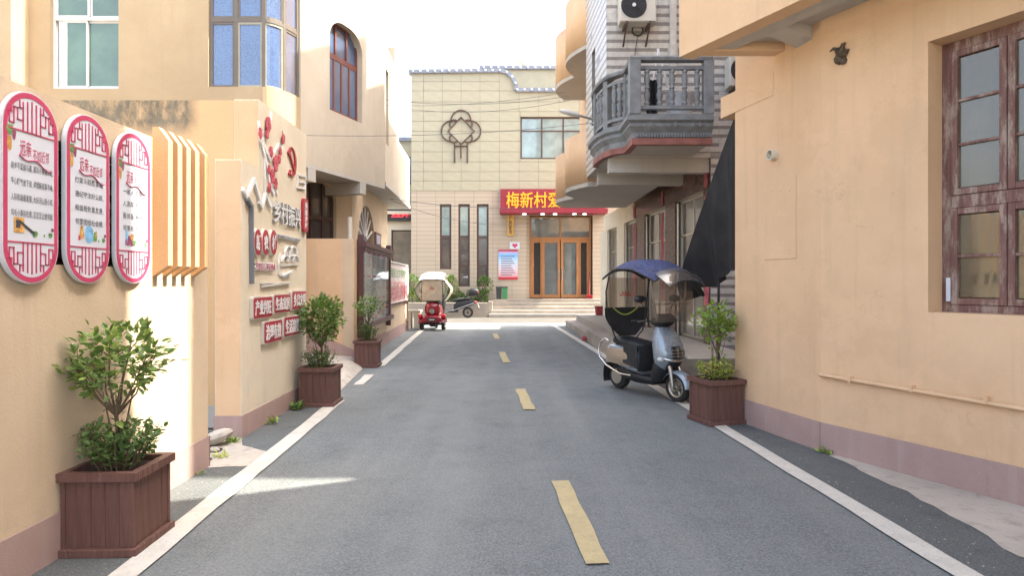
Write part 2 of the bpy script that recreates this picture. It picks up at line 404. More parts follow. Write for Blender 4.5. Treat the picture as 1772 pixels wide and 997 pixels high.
M['chrome'] = pm('chrome', (.62, .62, .62), .18, .08, metal=1.0, bump=0)
M['steel'] = pm('brushed_steel', (.50, .47, .41), .38, .06, bump=0, metal=.9)
M['black'] = pm('black_plastic', (.022, .022, .024), .45, .2)
M['rubber'] = pm('tyre_rubber', (.030, .029, .028), .8, .3, 20)
M['wire'] = pm('cable_black', (.05, .05, .05), .6)
M['cable'] = pm('grey_cable', (.17, .17, .165), .6)
M['trim_blue'] = pm('grey_blue_trim', (.22, .245, .30), .5, .2)
M['marble'] = pm('brown_marble', (.115, .066, .052), .25, .5, 14, 0)
M['redpaper'] = pm('red_paper', (.40, .085, .10), .7, .5, 7)
M['brickred'] = pm('red_painted_band', (.27, .105, .085), .65, .35, 5)
M['pvc'] = pm('pvc_pipe', (.60, .555, .46), .45, .1)
M['ac'] = pm('ac_casing', (.56, .53, .46), .45, .12)
M['tile_white'] = pm('white_wall_tile', (.55, .525, .475), .3, .16, 9, 0)
M['tile_grey'] = pm('grey_wall_tile', (.255, .235, .215), .35, .2, 9, 0)
M['grout'] = pm('grout', (.30, .29, .27), .9, .1)
M['panel'] = pm('cream_stone_panel', (.395, .368, .263), .4, .08, 2.2, .05, 30)
M['joint'] = pm('panel_joint', (.30, .28, .22), .9)
M['soil'] = pm('soil', (.045, .032, .022), .95, .4, 20, .6, 30, dist=.02)
M['bark'] = pm('bark', (.16, .115, .075), .85, .35, 25, .6, 60)
M['nest'] = pm('mud_nest', (.14, .105, .075), .95, .4, 30, .8, 60, dist=.02)
M['binblack'] = pm('bin_black', (.035, .04, .04), .5)
M['bingreen'] = pm('bin_green', (.05, .22, .09), .5)
M['scoot'] = pm('silver_blue_paint', (.29, .34, .385), .28, .06, 3, 0, metal=.3, Coat_Weight=.6)
M['beige_panel'] = pm('beige_side_panel', (.40, .31, .22), .35, .1, metal=.3)
M['darkgrey'] = pm('dark_grey_plastic', (.024, .025, .027), .5, .2)
M['seat'] = pm('black_vinyl', (.028, .029, .031), .55, .25, 12, .3, 120)
M['bluecloth'] = pm('blue_canopy_cloth', (.030, .042, .125), .6, .8, 30, .4, 40, dist=.02)
M['lime'] = pm('lime_reflective_strip', (.50, .62, .10), .5)
M['redpaint'] = pm('red_vehicle_paint', (.27, .020, .030), .25, .2, 4, 0, Coat_Weight=.7)
M['redlens'] = pm('red_lamp_lens', (.55, .03, .04), .15, .1, 4, 0)
M['canvas'] = pm('white_canopy_canvas', (.58, .62, .68), .7, .1, 6, .3, 30)
M['cream_film'] = pm('yellowed_rain_film', (.58, .52, .37), .35, .2, 6, .3, 14, dist=.02)
M['tan_box'] = pm('tan_top_box', (.46, .35, .20), .5)
M['plate'] = pm('number_plate', (.52, .53, .52), .5)
def net():
    t = NT('black_shade_net'); tr = t.n('ShaderNodeBsdfTransparent'); b = t.n('ShaderNodeBsdfPrincipled'); b.inputs['Roughness'].default_value = .8
    cc = t.mix(t.ramp(t.noise(4, 5), [(.3, 0.0), (.7, 1.0)]), (.006, .006, .0065), (.022, .022, .024)); t.l(cc, b.inputs['Base Color'])
    mx = t.n('ShaderNodeMixShader'); mx.inputs[0].default_value = .97; t.l(tr.outputs[0], mx.inputs[1]); t.l(b.outputs[0], mx.inputs[2]); t.l(mx.outputs[0], t.out.inputs[0]); return t.m
M['net'] = net()
def leafmat(name, a, b, tip):
    t = NT(name); rnd = t.n('ShaderNodeObjectInfo').outputs['Random']
    cc = t.mix(t.ramp(t.noise(11, 3), [(.32, 0.0), (.68, 1.0)]), a, b)
    cc = t.mix(t.ramp(t.noise(31, 2), [(.55, 0.0), (.7, .85)]), cc, tip)
    cc = t.mix(t.ramp(rnd, [(.45, 0.0), (1, .7)]), cc, tip)
    p = t.n('ShaderNodeBsdfPrincipled'); t.l(cc, p.inputs['Base Color']); p.inputs['Roughness'].default_value = .42; p.inputs['Specular IOR Level'].default_value = .45
    tl = t.n('ShaderNodeBsdfTranslucent'); t.l(cc, tl.inputs['Color'])
    mx = t.n('ShaderNodeMixShader'); mx.inputs[0].default_value = .3; t.l(p.outputs[0], mx.inputs[1]); t.l(tl.outputs[0], mx.inputs[2]); t.l(mx.outputs[0], t.out.inputs[0]); return t.m
M['leaf'] = leafmat('leaf', (.075, .145, .04), (.18, .28, .065), (.38, .48, .10))
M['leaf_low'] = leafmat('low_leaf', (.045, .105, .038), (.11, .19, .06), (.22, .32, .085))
M['leaf_yellow'] = leafmat('yellow_green_leaf', (.13, .23, .04), (.26, .38, .06), (.46, .48, .09))
M['leaf_far'] = leafmat('hedge_leaf', (.045, .11, .025), (.11, .20, .045), (.24, .33, .07))
M['flower'] = pm('red_flower', (.55, .03, .04), .5)
def stonecourse():
    t = NT('beige_stone_courses')
    mp = t.n('ShaderNodeMapping'); mp.inputs['Rotation'].default_value = (PI / 2, 0, 0); t.l(t.tc.outputs['Object'], mp.inputs[0])
    b = t.n('ShaderNodeTexBrick'); b.offset = 0; b.inputs['Scale'].default_value = 1; b.inputs['Brick Width'].default_value = .9; b.inputs['Row Height'].default_value = .2
    b.inputs['Mortar Size'].default_value = .010; b.inputs['Color1'].default_value = (.45, .38, .295, 1); b.inputs['Color2'].default_value = (.42, .355, .27, 1); b.inputs['Mortar'].default_value = (.27, .21, .155, 1)
    t.l(mp.outputs[0], b.inputs['Vector'])
    cc = t.mix(t.ramp(t.noise(1.2, 5), [(.35, 0.0), (.7, .3)]), b.outputs['Color'], (.42, .34, .25))
    t.bsdf(cc, .6, 0, t.bump(b.outputs['Fac'], -.4, .01), .35); return t.m
M['courses'] = stonecourse()
def printmat(name, kind):
    t = NT(name); g = t.n('ShaderNodeSeparateXYZ'); t.l(t.tc.outputs['Generated'], g.inputs[0])
    if kind == 'poster':
        cc = t.ramp(g.outputs[2], [(0, (.46, .03, .05)), (.07, (.46, .03, .05)), (.10, (.62, .30, .33)), (.35, (.64, .52, .58)), (.62, (.46, .60, .76)), (.82, (.16, .42, .78)), (.9, (.45, .40, .66)), (.955, (.40, .05, .09)), (1, (.40, .05, .09))])
    elif kind == 'mural':
        v = t.n('ShaderNodeTexVoronoi'); v.inputs['Scale'].default_value = 3.2; t.l(t.tc.outputs['Object'], v.inputs['Vector'])
        cc = t.ramp(t.noise(3.4, 5, .6), [(.28, (.55, .52, .46)), (.42, (.46, .06, .08)), (.5, (.62, .58, .52)), (.58, (.14, .34, .20)), (.66, (.60, .30, .32)), (.75, (.66, .64, .58))])
        cc = t.mix(t.ramp(g.outputs[2], [(.5, 0.0), (.55, .6)]), t.mix(.55, cc, (.50, .05, .07)), (.60, .60, .55))
        cc = t.mix(t.ramp(t.noise(9, 3, .6), [(.5, 0.0), (.56, .75)]), cc, (.70, .68, .62))
    else:
        n = t.noise(7, 6, .7); cc = t.ramp(n, [(.3, (.42, .44, .45)), (.5, (.62, .63, .63)), (.7, (.72, .72, .72))])
    t.bsdf(cc, .5, 0, None, .4); return t.m
M['poster'] = printmat('gradient_poster_print', 'poster')
M['muralprint'] = printmat('faded_mural_print', 'mural')
M['noticeprint'] = printmat('faded_notices', 'notice')
def led():
    t = NT('red_led'); e = t.n('ShaderNodeEmission'); e.inputs['Color'].default_value = (1, .05, .07, 1); e.inputs['Strength'].default_value = .55; t.l(e.outputs[0], t.out.inputs[0]); return t.m
M['led'] = led()
def lampm():
    t = NT('downlight'); e = t.n('ShaderNodeEmission'); e.inputs['Color'].default_value = (1, .97, .92, 1); e.inputs['Strength'].default_value = .7; t.l(e.outputs[0], t.out.inputs[0]); return t.m
M['lamp'] = lampm()
M['blossom'] = pm('blossom_pink', (.52, .085, .12), .4, .35, 16, 0)
M['olive'] = pm('olive_grey_sash', (.30, .29, .23), .45, .1)
M['greyframe'] = pm('grey_brown_frame', (.135, .115, .095), .45, .1)
M['front_peach'] = plaster('front_peach_plaster', (.405, .305, .185), light=(.44, .34, .215))
M['fin'] = plaster('fin_orange_plaster', (.64, .39, .20), light=(.67, .43, .235))

# ================================================================== ground
def sheet(name, pts, z, mat, jitter=0.0, step=.25):
    mb = MB(); out = []
    n = len(pts)
    for i in range(n):
        a, b = V(pts[i]), V(pts[(i + 1) % n]); a.z = b.z = z
        k = max(1, int((b - a).length / step)) if jitter else 1
        for j in range(k):
            p = a.lerp(b, j / k)
            if jitter: p += V((random.uniform(-1, 1), random.uniform(-1, 1), 0)) * jitter
            p.z = z; out.append(p)
    mb.poly(out); return mb.build(name, mat)
g = MB(); g.poly([(-400, -400, -.02), (400, -400, -.02), (400, 800, -.02), (-400, 800, -.02)]); struct(g.build('ground', M['dirt']))
struct(sheet('road', [(-2.9, -8, 0), (6.8, -8, 0), (3.4, 6.0, 0), (3.9, 12, 0), (3.0, 26.5, 0), (-3.3, 26.5, 0), (-3.9, 13, 0), (-3.3, 9, 0)], -.004, M['asphalt']))
struct(sheet('cross_street', [(-30, 22.4, 0), (-3.3, 21.9, 0), (-3.3, 24.9, 0), (3.0, 24.9, 0), (3.0, 24.2, 0), (30, 24.2, 0), (30, 29.6, 0), (-30, 29.6, 0)], .001, M['street_concrete']))
struct(sheet('road_shoulder', [V((2.545 - .0473*(Y - 3.46), Y, 0)) for Y in (-4, 0, 3.5, 7, 9.8)] + [V((3.2, 9.8, 0)), V((3.3, 6.2, 0)), V((7.2, -4, 0))], .0005, M['asphalt_dark']))
struct(sheet('road_shoulder', [V((-2.17 - .0473*(Y - 3.46), Y, 0)) for Y in (-4, 0, 3.5, 7, 8.7)] + [V((-2.83, 8.7, 0)), V((-2.83, -4, 0))], .0005, M['asphalt_dark']))
rw = [gr(1435, 789), gr(1497, 817), gr(1575, 853), gr(1668, 910), gr(1772, 967), V((3.9, 2.6, 0)), V((4.6, .8, 0)), V((6.4, -1.5, 0)), V((5.5, 1.0, 0)), V((2.96, 6.0, 0))]
struct(sheet('concrete_apron', rw, .004, M['concrete'], .035, .15))
struct(sheet('gully_concrete', [(-3.05, 5.42, 0), (-2.62, 5.45, 0), (-2.18, 5.55, 0), (-2.25, 5.95, 0), (-2.62, 6.2, 0), (-2.78, 6.54, 0), (-3.05, 6.54, 0)], .004, M['concrete'], .02, .12))
# ramp in front of the courtyard gate beyond the mural wall
mb = MB(); rp = [V((-5.6, 8.66, .16)), V((-2.95, 8.66, .05)), V((-2.52, 9.3, .003)), V((-2.75, 11.7, .003)), V((-3.1, 12.29, .16)), V((-5.6, 12.29, .30))]
mb.prism([p for p in rp], (0, 0, -.06)); struct(mb.build('entrance_ramp', M['concrete']))
def line(name, pts, wd, mat, z=.008):
    mb = MB(); k = len(pts)
    def off(i):
        t = (V(pts[min(i+1, k-1)]) - V(pts[max(i-1, 0)])); t.z = 0; t.normalize(); return V((t.y, -t.x, 0))
    L, R = [], []
    for i in range(k):
        p = V(pts[i]); p.z = z; o = off(i); wv = wd * random.uniform(.93, 1.07)
        L.append(p - o * wv / 2); R.append(p + o * wv / 2)
    for i in range(k - 1): mb.poly([L[i], R[i], R[i+1], L[i+1]])
    return struct(mb.build(name, mat))
def dense(a, b, n, j=.008):
    return [V(a).lerp(V(b), i / n) + V((random.uniform(-j, j), 0, 0)) for i in range(n + 1)]
RD = V((-.0473, 1, 0))
def rl(Y): return V((2.47 - .0473 * (Y - 3.46), Y, 0))
def ll(Y): return V((-2.10 - .0473 * (Y - 3.46), Y, 0))
line('edge_line', dense(rl(-4), rl(24.3), 70), .16, M['white_line'])
line('edge_line', dense(ll(-4), ll(8.55), 34, .012), .17, M['white_line'])
line('edge_line', dense(gr(620, 667), gr(640, 649.5), 4), .15, M['white_line'])
line('edge_line', dense(gr(658, 634), gr(731, 571), 20), .16, M['white_line'])
for (x0, y0, x1, y1) in ((1033, 978, 969, 834), (916.5, 710, 900, 674), (877, 628, 868.5, 610), (860.5, 587, 856, 578), (855, 568, 853, 561)):
    line('centre_dash', dense(gr(x0, y0), gr(x1, y1), 6), .145, M['yellow_line'])
line('edge_line', dense((-8, -6, 0), (-2.1, -6, 0), 3), .1, M['white_line'], .0075) if False else None

# ================================================================== left: low roadside wall with the three notice panels
def skirting(fr, u0, u1, h, name, parent, mat='purple', n=.012):
    mb = MB(fr.M); mb.box(u0, u1, 0, h, 0.0005, n); return mb.build(name, M[mat], parent)
A = Fr((-2.63, 1.6), (-2.63, 5.5))
wl_ = thing('roadside_wall', 'low peach roadside wall with white-edged fins behind the three oval panels', 'wall', (-2.74, 2, 0))
rec = (1.76, 2.82, 1.70, 2.42)
mb = MB(A.M); mb.wall(A.L, 2.66, .22, [rec]); mb.build('wall', M['peach'], wl_)
skirting(A, 0, A.L + .01, .265, 'skirting', wl_)
mb = MB(A.M); mb.box(A.L + .0005, A.L + .012, 0, .265, -.22, .012); mb.build('skirting', M['purple'], wl_)
mb = MB(A.M); mb.box(rec[0], rec[1], rec[2], rec[3], -.215, -.19); mb.build('recess_back', M['brownframe'], wl_)
for i in range(7):
    mb = MB(A.M); v = rec[2] + .05 + i * .1; mb.box(rec[0], rec[1], v, v + .045, -.19, -.12); mb.build('slat', M['brownframe'], wl_)
for i, Y in enumerate((4.65, 4.785, 4.915, 5.05, 5.205)):
    u = Y - 1.6; mb = MB(A.M)
    pts = [(u, 1.64, 0.0), (u, 1.72, .115), (u, 2.64, .115), (u, 2.735, .045), (u, 2.735, 0.0)]
    mb.prism(pts, (.062, 0, 0)); mb.build('fin', M['fin'], wl_)

def stadium(W, Hh, n=20, inset=0.0):
    r = W / 2 - inset; c = Hh / 2 - W / 2; p = []
    for i in range(n + 1): q = PI * i / n; p.append((r * math.cos(q), c + r * math.sin(q)))
    for i in range(n + 1): q = PI + PI * i / n; p.append((r * math.cos(q), -c + r * math.sin(q)))
    return p
PANELS = [
 (3.428, 'left-hand oval notice panel, nearest the camera, with a mallet picture', ('退步不是输与赢, 遇到小事莫计较,', '平心静气坐下谈, 讲理解结事不难,', '人际和谐最重要, 大好河山是小家,', '鸡毛小事别在意, 互忍互让做邻居.'), 0),
 (3.890, 'middle oval notice panel with a blue picture between two figures', ('打架斗殴惹事端,', '遵纪守法好公民,', '和谐相处皆友善,', '邻里团结社会稳.'), 1),
 (4.353, 'right-hand oval notice panel, half in sunlight beside the fins', ('一家人 互帮', '人宽厚 多让', '吾邻吾 相守', '邻里和 万兴'), 2)]
W_, H_ = .40, 1.03
def lattice(sgn):
    """Chinese key pattern at one rounded end, in panel units"""
    s = []
    t, w_ = .0075, W_ / 2 - .040
    base = .295
    s.append((-w_ + .0, base, w_, base))
    for x in (-.062, -.031, 0, .031, .062): s.append((x, base, x, .462 - abs(x) * .25))
    for d in (-1, 1):
        s += [(d*.062, base + .055, d*.10, base + .055), (d*.10, base + .055, d*.10, base + .115), (d*.10, base + .115, d*.125, base + .115),
              (d*.125, base + .115, d*.125, base + .03), (d*.125, base + .03, d*.155, base + .03), (d*.155, base + .03, d*.155, base + .085),
              (d*.062, base + .12, d*.085, base + .12), (d*.085, base + .12, d*.085, base + .155), (d*.14, base + .115, d*.145, base + .085), (d*.155, base + .085, d*.17, base + .085)]
    return s
for ci, (Yc, lab, txt, k) in enumerate(PANELS):
    f = Fr((-2.59, Yc), (-2.59, Yc + 1)); zc = 2.105
    T = thing('oval_notice_sign', lab, 'sign', (-2.61, Yc, zc - H_ / 2), 'oval notice panels on the roadside wall')
    mb = MB(f.M); mb.prism([(x, y + zc, -.026) for x, y in stadium(W_, H_)], (0, 0, .026)); mb.build('board', M['white'], T, .004)
    mb = MB(f.M); o, i_ = stadium(W_ - .012, H_ - .012), stadium(W_ - .012, H_ - .012, inset=.028); n = len(o)
    mb.add([(x, y + zc, .002) for x, y in o] + [(x, y + zc, .002) for x, y in i_], [(j, (j+1) % n, n + (j+1) % n, n + j) for j in range(n)]); mb.build('border', M['pinkred'], T)
    for sg in (1, -1):
        mb = MB(f.M)
        for (x0, y0, x1, y1) in lattice(sg):
            y0, y1 = sg * y0 + zc, sg * y1 + zc; t = .0038
            mb.box(min(x0, x1) - t, max(x0, x1) + t, min(y0, y1) - t, max(y0, y1) + t, .001, .0035)
        mb.build('lattice_print', M['pinkred'], T)
    lettering('远亲', f, -.085, -.005, zc + .165, zc + .25, .0025, M['pinkred'], T, 'heading', .004)
    lettering('不如近邻', f, .005, .125, zc + .15, zc + .215, .0025, M['pinkred'], T, 'heading', .004)
    mb = MB(f.M); mb.tube([V((-.09 + .23 * q, zc + .165 - .05 * q - .012 * math.sin(q * 9), .004)) for q in [j / 14 for j in range(15)]], .0035, 5); mb.build('flourish', M['pinkred'], T)
    wid = (-.145, .155) if k == 0 else (-.125, .135) if k == 1 else (-.125, .095)
    for j, s in enumerate(txt):
        v = zc + .085 - j * .082
        lettering(s, f, wid[0], wid[1], v - .0, v + .038, .0025, M['ink'], T, 'text_line', .003)
    # little printed pictures
    def blob(cx, cy, rx, ry, mat, nm, wob=.3):
        q = MB(f.M); q.poly([(cx + rx * math.cos(a) * (1 + wob * math.sin(3 * a + cx * 50)), cy + zc + ry * math.sin(a) * (1 + wob * math.cos(2 * a)), .0024 + random.uniform(0, .0008)) for a in [j * PI / 7 for j in range(14)]]); q.build(nm, M[mat], T)
    blob(-.150, .285, .020, .035, 'leafgreen_print', 'picture'); blob(-.125, .262, .012, .035, 'plum_print', 'picture'); blob(-.155, .215, .016, .045, 'ochre_print', 'picture', .1)
    blob(.135, -.245, .014, .018, 'leafgreen_print', 'picture'); blob(.15, -.215, .010, .014, 'plum_print', 'picture'); blob(.09, -.25, .006, .01, 'leafgreen_print', 'picture')
    if k == 0:
        q = MB(f.M); q.box(-.125, -.055, zc - .245, zc - .165, .0012, .0026); q.build('picture', M['ochre_print'], T)
        blob(-.095, -.20, .022, .03, 'ink', 'picture'); q = MB(f.M); q.prism([(-.085, zc - .195, .0012), (-.078, zc - .182, .0012), (.02, zc - .238, .0012), (.014, zc - .252, .0012)], (0, 0, .0022)); q.build('picture', M['ink'], T)
        blob(.02, -.245, .018, .022, 'leafgreen_print', 'picture')
    elif k == 1:
        blob(0, -.215, .038, .058, 'blue_print', 'picture', .08); blob(-.066, -.205, .018, .055, 'ochre_print', 'picture'); blob(-.088, -.24, .01, .02, 'pinkred', 'picture'); blob(.055, -.225, .016, .04, 'leafgreen_print', 'picture'); blob(.066, -.21, .008, .03, 'ochre_print', 'picture')
    else:
        blob(-.05, -.225, .04, .05, 'plum_print', 'picture', .4); blob(-.02, -.20, .02, .03, 'ochre_print', 'picture'); blob(.0, -.24, .02, .025, 'leafgreen_print', 'picture'); blob(-.085, -.20, .012, .06, 'blue_print', 'picture')

# ================================================================== left: mural wall
MW = Fr((-2.775, 6.52), (-2.80, 8.65))
mw = thing('mural_wall', 'cream wall carrying the raised red signs and silver lettering, stepped at its near end', 'wall', (-2.9, 7.5, 0))
mb = MB(MW.M); e = MW.L; st = .465
out = [(0, 0), (e, 0), (e, 3.61), (st, 3.61), (st, 2.86), (0, 2.86)]
mb.prism([(a, b, -.27) for a, b in out], (0, 0, .27)); mb.build('wall', M['cream'], mw, .012)
mb = MB(MW.M); mb.box(-.004, -.0006, .226, 2.852, -.262, -.008); mb.build('end_render', M['orange'], mw)
mb = MB(MW.M); mb.box(st-.004, st-.0006, 2.861, 3.60, -.262, -.008); mb.build('end_render', M['orange'], mw)
skirting(MW, -.012, e, .225, 'skirting', mw)
mb = MB(MW.M); mb.box(-.012, -.0005, 0, .225, -.28, -.0005); mb.build('skirting', M['purple'], mw)
cw = thing('courtyard_wall', 'orange courtyard wall with black mould along its coping, left of the mural wall', 'wall', (-5, 7.1, 0))
cf = Fr((-9, 6.985), (-3.055, 6.985)); mb = MB(cf.M); mb.wall(cf.L, 3.6, .2); mb.build('wall', M['mould'], cw)
cf2 = Fr((-3.055, 6.985), (-2.79, 6.985)); mb = MB(cf2.M); mb.box(0, .263, 2.87, 3.6, -.2, -.002); mb.build('wall', M['mould'], cw)
mb = MB(cf.M); mb.box(cf.L - .6, cf.L - .005, 0, .24, .001, .03); mb.build('plinth', M['soffit'], cw)

def MP(x, y): return MW.uv(x, y)
ND = .035
def plaque(body, x0, y0, x1, y1, lab, nm='red_plaque', slant=0):
    u0, v1 = MP(x0, y0); u1, v0 = MP(x1, y1)
    T = thing(nm, lab, 'sign', tuple(MW.M @ V(((u0+u1)/2, v0, 0))), 'red slogan plaques on the mural wall')
    mb = MB(MW.M); rr = .03; p = []
    for cx, cy, a0 in ((u1-rr, v1-rr, 0), (u0+rr, v1-rr, 90), (u0+rr, v0+rr, 180), (u1-rr, v0+rr, 270)):
        for j in range(5): a = math.radians(a0 + j * 22.5); p.append((cx + rr * math.cos(a), cy + rr * math.sin(a), .002))
    mb.prism(p, (0, 0, ND)); mb.build('backing', M['offwhite'], T)
    mb = MB(MW.M); cu, cv = (u0+u1)/2, (v0+v1)/2
    mb.prism([(cu + (a-cu)*.94, cv + (b-cv)*.90, .0375) for a, b, c in p], (0, 0, .004)); mb.build('face', M['signred'], T)
    lettering(body, MW, u0 + (u1-u0)*.09, u1 - (u1-u0)*.09, v0 + (v1-v0)*.16, v1 - (v1-v0)*.16, .048, M['silver_letter'], T, 'lettering', .02, .006)
plaque('产业兴旺', 431.5, 514, 465.5, 549, 'red plaque reading 产业兴旺, upper left of the five plaques')
plaque('生态宜居', 468, 509.5, 497.5, 540, 'red plaque reading 生态宜居, upper middle of the five plaques')
plaque('乡风文明', 500, 503.5, 525, 534, 'red plaque reading 乡风文明, upper right of the five plaques')
plaque('治理有效', 450.5, 557, 483, 589, 'red plaque reading 治理有效, lower left beside the shrub')
plaque('生活富裕', 485.5, 549, 514.5, 578, 'red plaque reading 生活富裕, partly behind the round-crowned shrub')
for ch, x, y, lab in (('新', 440.5, 419.5, 'left'), ('农', 454, 419.5, 'middle'), ('村', 468, 419.5, 'right')):
    u, v = MP(x, y); r = .105; rv = .15
    T = thing('red_disc_sign', 'round red sign with the white character %s, %s of three' % (ch, lab), 'sign', tuple(MW.M @ V((u, v - rv, 0))), 'round red character signs')
    mb = MB(MW.M); mb.prism([(u + r*math.cos(a), v + rv*math.sin(a), .002) for a in [j*PI/14 for j in range(28)]], (0, 0, ND)); mb.build('backing', M['offwhite'], T)
    mb = MB(MW.M); mb.prism([(u + r*.93*math.cos(a), v + rv*.94*math.sin(a), .0375) for a in [j*PI/14 for j in range(28)]], (0, 0, .004)); mb.build('face', M['signred'], T)
    lettering(ch, MW, u - .06, u + .06, v - .085, v + .085, .048, M['silver_letter'], T, 'lettering', .03, .006)
def relief_text(body, x0, y0, x1, y1, lab, mat, back, bold=.02, dep=.03):
    u0, v1 = MP(x0, y0); u1, v0 = MP(x1, y1)
    T = thing('raised_lettering', lab, 'lettering', tuple(MW.M @ V(((u0+u1)/2, v0, 0))))
    lettering(body, MW, u0, u1, v0, v1, dep, back, T, 'letter_sides', bold + .012, dep - .002)
    lettering(body, MW, u0 + .004, u1 - .004, v0 + .004, v1 - .004, dep + .003, mat, T, 'letter_faces', bold)
relief_text('乡村振兴', 470, 345, 517, 397, 'large silver raised lettering 乡村振兴 in the middle of the mural wall', M['silver_letter'], M['midgrey'], .010, .030)
relief_text('建设新时代社会主义新农村', 475.5, 404, 516, 419, 'small grey lettering line right of the round red signs', M['greyink'], M['silver_letter'], .015)
relief_text('不忘初心 牢记使命', 437, 452.5, 472, 470, 'small red lettering line 不忘初心 牢记使命 under the round signs', M['pinkred'], M['silver_letter'], .015)
u0, v1 = MP(520.5, 342); u1, v0 = MP(529, 403)
T = thing('vertical_red_sign', 'narrow vertical red sign with white characters at the far end of the mural wall', 'sign', tuple(MW.M @ V(((u0+u1)/2, v0, 0))))
mb = MB(MW.M); mb.prism([((u0+u1)/2 + (u1-u0)/2*math.copysign(abs(math.cos(a))**.4, math.cos(a)), (v0+v1)/2 + (v1-v0)/2*math.copysign(abs(math.sin(a))**.4, math.sin(a)), .002) for a in [j*PI/12 for j in range(24)]], (0, 0, ND)); mb.build('face', M['signred'], T)
lettering('美丽乡村', MW, u0 + .05, u1 - .05, v0 + .05, v1 - .05, .042, M['silver_letter'], T, 'lettering', .02, .004, stack=True)
def stroke(mb, pts, wd, n0=.002, n1=.018, m=0):
    """flat raised stroke through mural-wall pixels"""
    q = [V(MP(*p) + (0,)) for p in pts]
    for a, b in zip(q, q[1:]):
        d = (b - a); 
        if d.length < 1e-5: continue
        d.normalize(); o = V((-d.y, d.x, 0)) * wd / 2; a2, b2 = a - d * wd * .3, b + d * wd * .3
        mb.prism([tuple((p.x, p.y, n0)) for p in (a2 - o, b2 - o, b2 + o, a2 + o)], (0, 0, n1 - n0 + random.uniform(0, .002)), m)
# roof outline
T = thing('roof_outline_relief', 'silver outline of a gabled roof and post on the near end of the mural wall', 'wall relief', tuple(MW.M @ V((.1, 1.6, 0))))
mb = MB(MW.M); stroke(mb, [(418, 328), (424, 340), (437, 311), (449, 352)], .045, .002, .028); mb.build('gable', M['silver_letter'], T)
mb = MB(MW.M); stroke(mb, [(446, 350), (451, 358), (457, 336), (466, 358)], .04, .002, .028); mb.build('gable', M['silver_letter'], T)
mb = MB(MW.M); stroke(mb, [(424, 345), (431, 358)], .04, .002, .045); stroke(mb, [(431, 356), (432, 490)], .03, .002, .045); mb.build('post', M['greyink'], T)
# plum branch
T = thing('plum_branch_relief', 'raised plum branch with pink blossoms at the top of the mural wall', 'wall relief', tuple(MW.M @ V((.6, 2.4, 0))))
br = MB(MW.M)
for pts, wd in (([(446, 210), (449, 240), (455, 262), (461, 290), (466, 320), (472, 335)], .045), ([(455, 250), (460, 262), (466, 275)], .05), ([(449, 225), (452, 240)], .05), ([(466, 275), (474, 262), (480, 250)], .03),
                ([(457, 268), (456, 300), (457, 330)], .03), ([(468, 300), (474, 285), (484, 270), (490, 240)], .026), ([(490, 245), (488, 226)], .022), ([(460, 240), (464, 222), (468, 195)], .028), ([(472, 320), (478, 335)], .03)):
    stroke(br, pts, wd)
br.build('branch', M['silver_letter'], T)
def blossom(x, y, r, mat='blossom'):
    u, v = MP(x, y); mb = MB(MW.M)
    for k in range(5):
        a = k * 2 * PI / 5 + x; cu, cv = u + r * .55 * math.cos(a), v + r * .8 * math.sin(a); jj = random.uniform(0, .004)
        mb.prism([(cu + r*.5*math.cos(b), cv + r*.62*math.sin(b),   .016 + k * .0008) for b in [j*PI/4 for j in range(8)]], (0, 0, .010 + jj))
    mb.build('blossom', M[mat], T)
for x, y, r in ((461, 215, .085), (459, 232, .05), (487, 240, .06), (474, 283, .09), (466, 262, .06), (482, 262, .05), (468, 305, .08), (474, 318, .06), (462, 293, .05), (463, 325, .055), (480, 275, .05), (447, 230, .06)): blossom(x, y, r * .8)
# hammer and sickle
T = thing('party_emblem', 'red raised hammer and sickle emblem at the upper right of the mural wall', 'emblem', tuple(MW.M @ V((1.5, 2.9, 0))))
cu, cv = MP(503.5, 280); mb = MB(MW.M); R_ = .165
arc = [(math.radians(a)) for a in range(-125, 100, 9)]
o_ = [(cu + R_*math.cos(a), cv + R_*1.12*math.sin(a), .002) for a in arc]; k = len(arc)
i_ = [(cu - .015 + (R_ - .042*math.sin((j+.0)/(k-1)*PI)**.7)*math.cos(a), cv + (R_*1.12 - .042*math.sin(j/(k-1)*PI)**.7)*math.sin(a), .002) for j, a in enumerate(arc)]
for j in range(k-1): mb.prism([o_[j], o_[j+1], i_[j+1], i_[j]], (0, 0, .018))
mb.build('sickle', M['signred'], T)
mb = MB(MW.M)
for p, q, wd in (((-.10, .10), (.12, -.13), .034), ((-.14, .07), (-.05, .15), .05), ((-.06, -.12), (-.12, -.18), .035)):
    a, b = V(p), V(q); d = (b-a).normalized(); o = V((-d.y, d.x)) * wd / 2
    mb.prism([(cu + r.x, cv + r.y, .002) for r in (a-o, b-o, b+o, a+o)], (0, 0, .020))
mb.build('hammer', M['signred'], T)
# cloud scroll, hills and lines
T = thing('cloud_scroll_relief', 'white cloud scroll beside the emblem near the wall edge', 'wall relief', tuple(MW.M @ V((1.6, 2.6, 0))))
mb = MB(MW.M); stroke(mb, [(528, 306), (514, 302), (513, 324), (526, 327), (527, 316), (517, 315)], .022); mb.build('scroll', M['silver_letter'], T)
T = thing('hills_relief', 'white raised hills and stream lines above the red plaques', 'wall relief', tuple(MW.M @ V((1.2, 1.5, 0))))
for i, (cx, cy, rx, ry) in enumerate(((497, 440, 6, 13), (505, 440, 6, 13), (492, 452, 6, 10), (501, 452, 6, 10), (509, 452, 5, 10))):
    mb = MB(MW.M); stroke(mb, [(cx + rx*math.cos(a), cy - ry*math.sin(a)) for a in [j*PI/8 for j in range(9)]], .018, .002, .03 + i*.001); mb.build('hill', M['silver_letter'], T)
mb = MB(MW.M); stroke(mb, [(485, 459), (513, 457)], .03); mb.build('shore', M['offwhite'], T)
